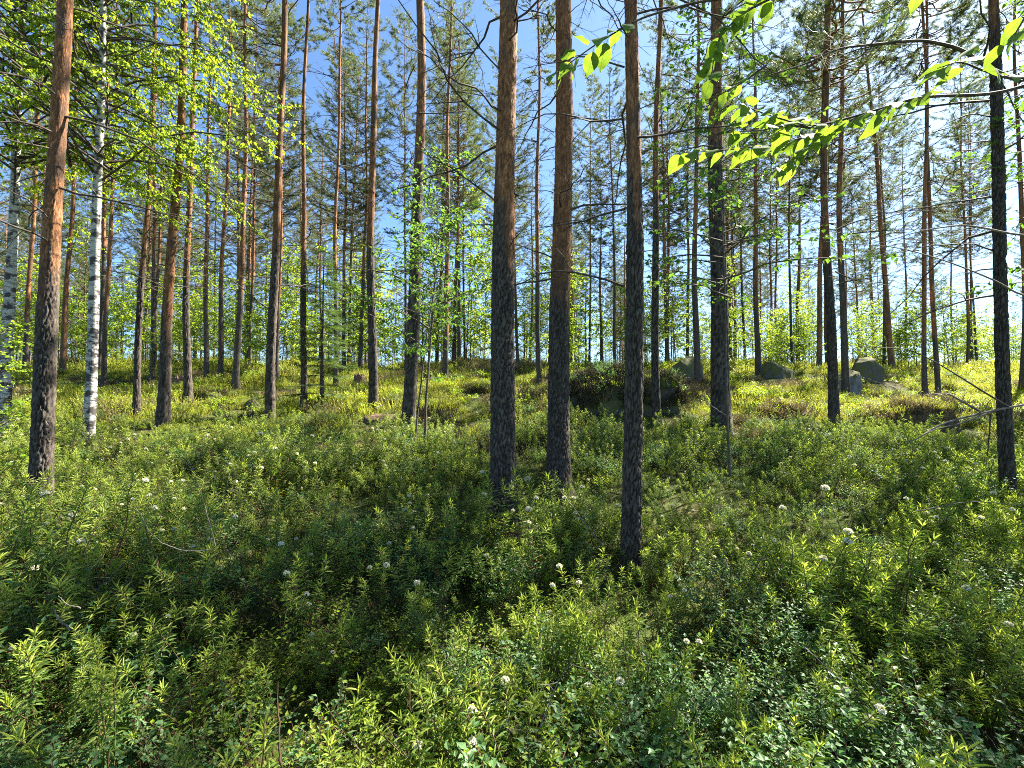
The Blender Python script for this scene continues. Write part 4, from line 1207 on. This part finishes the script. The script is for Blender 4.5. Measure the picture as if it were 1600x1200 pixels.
# ------------------------------------------------------------------ dry twigs
def twig(name, pix, Y, r0, label, mat=M_twig, cat='twig', side=()):
    """pix: photo pixels of the twig, Y: distance for each point"""
    Y = np.broadcast_to(np.asarray(Y, float), (len(pix),))
    pts = np.array([at(a, b, c) for (a, b), c in zip(pix, Y)])
    t = np.linspace(0, 1, len(pts)); tn = np.linspace(0, 1, len(pts) * 5)
    fine = np.stack([np.interp(tn, t, pts[:, i]) for i in range(3)], -1)
    ker = np.array([1, 2, 3, 2, 1]) / 9.0
    sm = np.stack([np.convolve(np.pad(fine[:, i], 2, mode='edge'), ker, 'valid') for i in range(3)], -1)
    sm += rng.normal(0, r0 * .5, sm.shape)
    o0 = sm[0].copy()
    mb = MB(); tube(mb, sm - o0, r0 * (1 - .75 * tn), 6)
    for sp_, yy in side:
        q = np.array([at(a, b, yy) for a, b in sp_]); tube(mb, q - o0, r0 * .55 * np.linspace(1, .4, len(q)), 5)
    o = link(bpy.data.objects.new(name, mb.mesh(name, mat))); o.location = o0
    return tag(o, label, cat)
twig('dry_twig', [(338, 858), (325, 805), (303, 735), (292, 715)], [2.55, 2.55, 2.6, 2.65], .0024, 'forked pale dry twig standing upright above the rosemary', side=[([(303, 735), (312, 712), (318, 690)], 2.6), ([(303, 735), (280, 715), (262, 706)], 2.6)])
twig('dry_twig', [(335, 858), (290, 862), (255, 850), (232, 830), (220, 800), (190, 785)], [2.4, 2.4, 2.35, 2.3, 2.3, 2.3], .0026, 'curved bare twig bending out of the shrubs beside the forked one')
twig('dry_twig', [(128, 950), (105, 945), (90, 930)], 1.9, .003, 'short bent pale twig below the thick leaning pine')
twig('dry_twig', [(110, 985), (90, 965), (82, 940)], 1.75, .004, 'reddish bent twig among dark shrubs')
twig('dry_twig', [(945, 855), (915, 820), (890, 785), (870, 760)], [3.2, 3.3, 3.4, 3.5], .004, 'pale broken stick leaning beside the straight grey pine')
twig('dry_twig', [(438, 1200), (436, 1130), (432, 1060)], [1.35, 1.4, 1.45], .004, 'thin brown upright stem in the near undergrowth', M_shrubstem)
twig('dry_twig', [(1425, 800), (1520, 782), (1600, 790), (1680, 792)], [3.6, 3.4, 3.2, 3.0], .004, 'thin pale straw-coloured twig by the dark bare pine')
twig('dry_twig', [(1255, 1010), (1300, 1050), (1345, 1090)], [1.9, 1.8, 1.7], .0025, 'fine pale straw lying across bog bilberry leaves')
twig('dry_twig', [(1135, 650), (1110, 632), (1095, 622)], [6.4, 6.4, 6.5], .008, 'pale slanting stick leaning against the stout dark pine')
twig('fallen_log', [(930, 572), (955, 578), (988, 590)], [16.5, 16.0, 15.5], .05, 'pale fallen stem lying by the small flat stone', M_twig, 'log')
twig('fallen_log', [(1348, 590), (1372, 598), (1400, 608)], [12.6, 12.4, 12.2], .03, 'thin fallen stick beside the pale split boulder', M_twig, 'log')
# bent dead branch on the right, rooted off to the side
bx = thing('dead_branch', tuple(at(1790, 640, 3.0)), 'bent grey dead branch arching low over the grass beside the dark bare pine', 'branch')
def bpart(name, pix, Y, r0, mat=M_twig, taper=.7):
    Y = np.broadcast_to(np.asarray(Y, float), (len(pix),))
    pts = np.array([at(a, b, c) for (a, b), c in zip(pix, Y)]) - np.array(bx.location)
    t = np.linspace(0, 1, len(pts)); tn = np.linspace(0, 1, len(pts) * 5)
    fine = np.stack([np.interp(tn, t, pts[:, i]) for i in range(3)], -1)
    ker = np.array([1, 2, 3, 2, 1]) / 9.0
    sm = np.stack([np.convolve(np.pad(fine[:, i], 2, mode='edge'), ker, 'valid') for i in range(3)], -1)
    mb = MB(); tube(mb, sm, r0 * (1 - taper * tn), 7)
    part(name, mb.mesh(name, mat), bx)
bpart('main_stem', [(1800, 600), (1690, 620), (1600, 632), (1535, 645), (1470, 662), (1430, 688), (1412, 690)], 3.0, .010)
bpart('side_shoot', [(1535, 645), (1500, 625), (1480, 614), (1440, 618)], 3.0, .008)
bpart('side_shoot', [(1580, 638), (1530, 608), (1470, 570), (1420, 545), (1370, 543), (1340, 541)], [3.0, 3.0, 3.05, 3.1, 3.1, 3.15], .006, M_branch)
bpart('side_shoot', [(1545, 645), (1500, 662), (1455, 672), (1415, 695)], 2.98, .005)
bpart('drooping_twig', [(1548, 645), (1545, 690), (1540, 735)], 3.0, .005, M_branch)

# ------------------------------------------------------------------ overhanging leafy tree on the right (trunk outside the view)
OX, OY = 2.35, 1.25
ov = thing('overhanging_tree', (OX, OY, gz(OX, OY)), 'broadleaf tree with large translucent leaves on boughs hanging before the pines', 'tree')
om = MB(); tz_ = np.linspace(-.1, 5.2, 16)
tube(om, np.stack([.04 * np.sin(tz_), .05 * np.sin(tz_ * .7), tz_], -1), .045 * (1 - tz_.clip(0) / 6), 12)
part('trunk', om.mesh('trunk', M_stem), ov)
_nt = M_aspen.node_tree
_tc = _nt.nodes.new('ShaderNodeTexCoord'); _sp = _nt.nodes.new('ShaderNodeSeparateXYZ'); _nt.links.new(_tc.outputs['Object'], _sp.inputs[0])
_ay = math_n(_nt, 'ABSOLUTE', _sp.outputs[1])
_rib = math_n(_nt, 'LESS_THAN', _ay, .018)
_vn = math_n(_nt, 'GREATER_THAN', math_n(_nt, 'SINE', math_n(_nt, 'MULTIPLY', math_n(_nt, 'SUBTRACT', _sp.outputs[0], math_n(_nt, 'MULTIPLY', _ay, .9)), 52.0)), .86)
_v = math_n(_nt, 'MULTIPLY', math_n(_nt, 'MAXIMUM', _rib, _vn), .55)
_nz = N(_nt, 'ShaderNodeTexNoise', Scale=5.0, Detail=4.0); _nt.links.new(_tc.outputs['Object'], _nz.inputs['Vector'])
for _n in list(_nt.nodes):
    if _n.type in ('BSDF_PRINCIPLED', 'BSDF_TRANSLUCENT'):
        _sock = _n.inputs['Base Color'] if _n.type == 'BSDF_PRINCIPLED' else _n.inputs['Color']
        _src = _sock.links[0].from_socket
        _c = mixc(_nt, math_n(_nt, 'MULTIPLY', math_n(_nt, 'SUBTRACT', _nz.outputs['Fac'], .45, True), 1.6, True), _src, (.10, .17, .03))
        _c = mixc(_nt, _v, _c, (.05, .10, .02) if _n.type == 'BSDF_TRANSLUCENT' else (.13, .20, .06))
        _nt.links.new(_c, _sock)
ro = np.random.default_rng(17)
LEAFS = []
for i in range(5):
    m_ = MB(); v = BIG_V.copy(); v[:, 2] += ro.normal(0, .03, len(v)); v[:, 2] -= ro.uniform(0, .25) * v[:, 0] ** 2
    inst(m_, v, BIG_F, [[0, 0, 0]], [[1, 0, 0]], [[0, 0, 1]], 1.0, [.62, .7, .58, .74, .66][i], 1.0, tint=ro.random())
    tube(m_, np.array([[-.22, 0, .02], [0, 0, 0]]), [.012, .01], 3)
    LEAFS.append(m_.mesh('leaf', M_aspen, smooth=True))
def bough(pix, Y, r0, leaves=(), nleaf=0, lsize=.055, from_u=.2, mat=M_branch):
    """leafy bough through photo pixels; leaves hang along it"""
    Y = np.broadcast_to(np.asarray(Y, float), (len(pix),))
    base = np.array(ov.location)
    pts = np.array([at(a, b, c) for (a, b), c in zip(pix, Y)]) - base
    t = np.linspace(0, 1, len(pts)); tn = np.linspace(0, 1, len(pts) * 5)
    fine = np.stack([np.interp(tn, t, pts[:, i]) for i in range(3)], -1)
    ker = np.array([1, 2, 3, 2, 1]) / 9.0
    sm = np.stack([np.convolve(np.pad(fine[:, i], 2, mode='edge'), ker, 'valid') for i in range(3)], -1)
    mb = MB(); tube(mb, sm, r0 * (1 - .8 * tn), 6)
    bo = part('bough', mb.mesh('bough', mat), ov)
    for k in range(nleaf):
        u = from_u + (1 - from_u) * (k + ro.uniform(.1, .9)) / nleaf
        i = min(len(sm) - 2, int(u * (len(sm) - 1)))
        p = sm[i]; d = nrm(sm[i + 1] - sm[i])
        sd = (1 if k % 2 else -1) * nrm(np.cross(d, [0, 0, 1.0]))
        s = lsize * ro.uniform(.65, 1.2)
        X = nrm(d * .5 + sd * .75 + np.array([0, 0, -ro.uniform(.0, .75)]) + ro.normal(0, .22, 3))
        Zv = np.array([0, 0, 1.0]) + ro.normal(0, .35, 3)
        Yv = nrm(np.cross(Zv, X)); Zv = np.cross(X, Yv)
        o = bpy.data.objects.new('leaf', LEAFS[int(ro.integers(0, 5))])
        link(o, bo)
        o.matrix_local = Matrix(((X[0] * s, Yv[0] * s, Zv[0] * s, p[0] + X[0] * s * .22), (X[1] * s, Yv[1] * s, Zv[1] * s, p[1] + X[1] * s * .22), (X[2] * s, Yv[2] * s, Zv[2] * s, p[2] + X[2] * s * .22), (0, 0, 0, 1)))
bough([(2150, -150), (1800, 100), (1600, 128), (1550, 110), (1500, 75), (1440, 62), (1380, 68), (1310, 75), (1265, 98), (1200, 118)], 1.25, .0075, nleaf=0)
bough([(1600, 128), (1540, 112), (1500, 95), (1462, 108)], [1.2, 1.15, 1.1, 1.1], .004, nleaf=9, lsize=0.0630)
bough([(2100, 20), (1700, 100), (1560, 148), (1440, 150), (1360, 175), (1270, 200), (1200, 180), (1150, 160)], [1.5, 1.35, 1.3, 1.25, 1.25, 1.25, 1.25, 1.25], .006, nleaf=38, lsize=0.0588, from_u=.42)
bough([(1360, 175), (1290, 205), (1220, 225), (1130, 235), (1055, 240)], 1.3, .004, nleaf=26, lsize=0.0588, from_u=.1)
bough([(1290, 205), (1250, 240), (1215, 270)], 1.3, .003, nleaf=9, lsize=0.0546, from_u=.2)
bough([(2000, -500), (1500, -160), (1320, -60), (1220, -10), (1160, 20), (1120, 60), (1110, 130)], [1.5, 1.4, 1.35, 1.3, 1.3, 1.3, 1.3], .006, nleaf=28, lsize=0.0554, from_u=.5)
bough([(1220, -10), (1100, 0), (1010, 25), (975, 42), (930, 70), (895, 95), (855, 125)], [1.3, 1.3, 1.28, 1.25, 1.25, 1.25, 1.25], .004, nleaf=13, lsize=0.0655, from_u=.45)
bough([(1620, -20), (1600, 30), (1575, 70)], 1.0, .003, nleaf=6, lsize=0.0630)
bough([(1200, 100), (1160, 130), (1120, 150), (1080, 165)], 1.3, .003, nleaf=9, lsize=.06)
bough([(1270, 200), (1230, 195), (1185, 205), (1140, 200)], 1.2, .003, nleaf=11, lsize=0.0554)
bough([(1480, -80), (1440, -20), (1400, 5), (1380, 30)], 1.35, .004, nleaf=5, lsize=.05)
bough([(2050, 330), (1750, 365), (1600, 370), (1510, 350), (1440, 360), (1360, 385)], [1.9, 1.8, 1.7, 1.7, 1.7, 1.7], .006, mat=M_twig)
bough([(2050, 500), (1750, 470), (1600, 465), (1555, 438), (1480, 408), (1400, 385), (1300, 380)], [1.9, 1.8, 1.7, 1.7, 1.7, 1.7, 1.7], .005, mat=M_twig)

# dusty spider web on the bare bough
rwb = np.random.default_rng(5); wm = MB(); c0 = at(1285, 72, 1.25)
for k in range(46):
    a_ = at(rwb.uniform(1250, 1335), rwb.uniform(45, 100), 1.25 + rwb.uniform(-.02, .02)); b_ = a_ + rwb.normal(0, .035, 3) + np.array([.03, 0, 0])
    md_ = (a_ + b_) / 2 - np.array([0, 0, .006])
    tube(wm, np.array([a_, md_, b_]) - c0, .00035, 3)
wo = part('spider_web', wm.mesh('spider_web', M_flower), None, 'stuff', loc=tuple(c0)); tag(wo, 'dusty spider web threads caught on the bare bough', 'spider web')
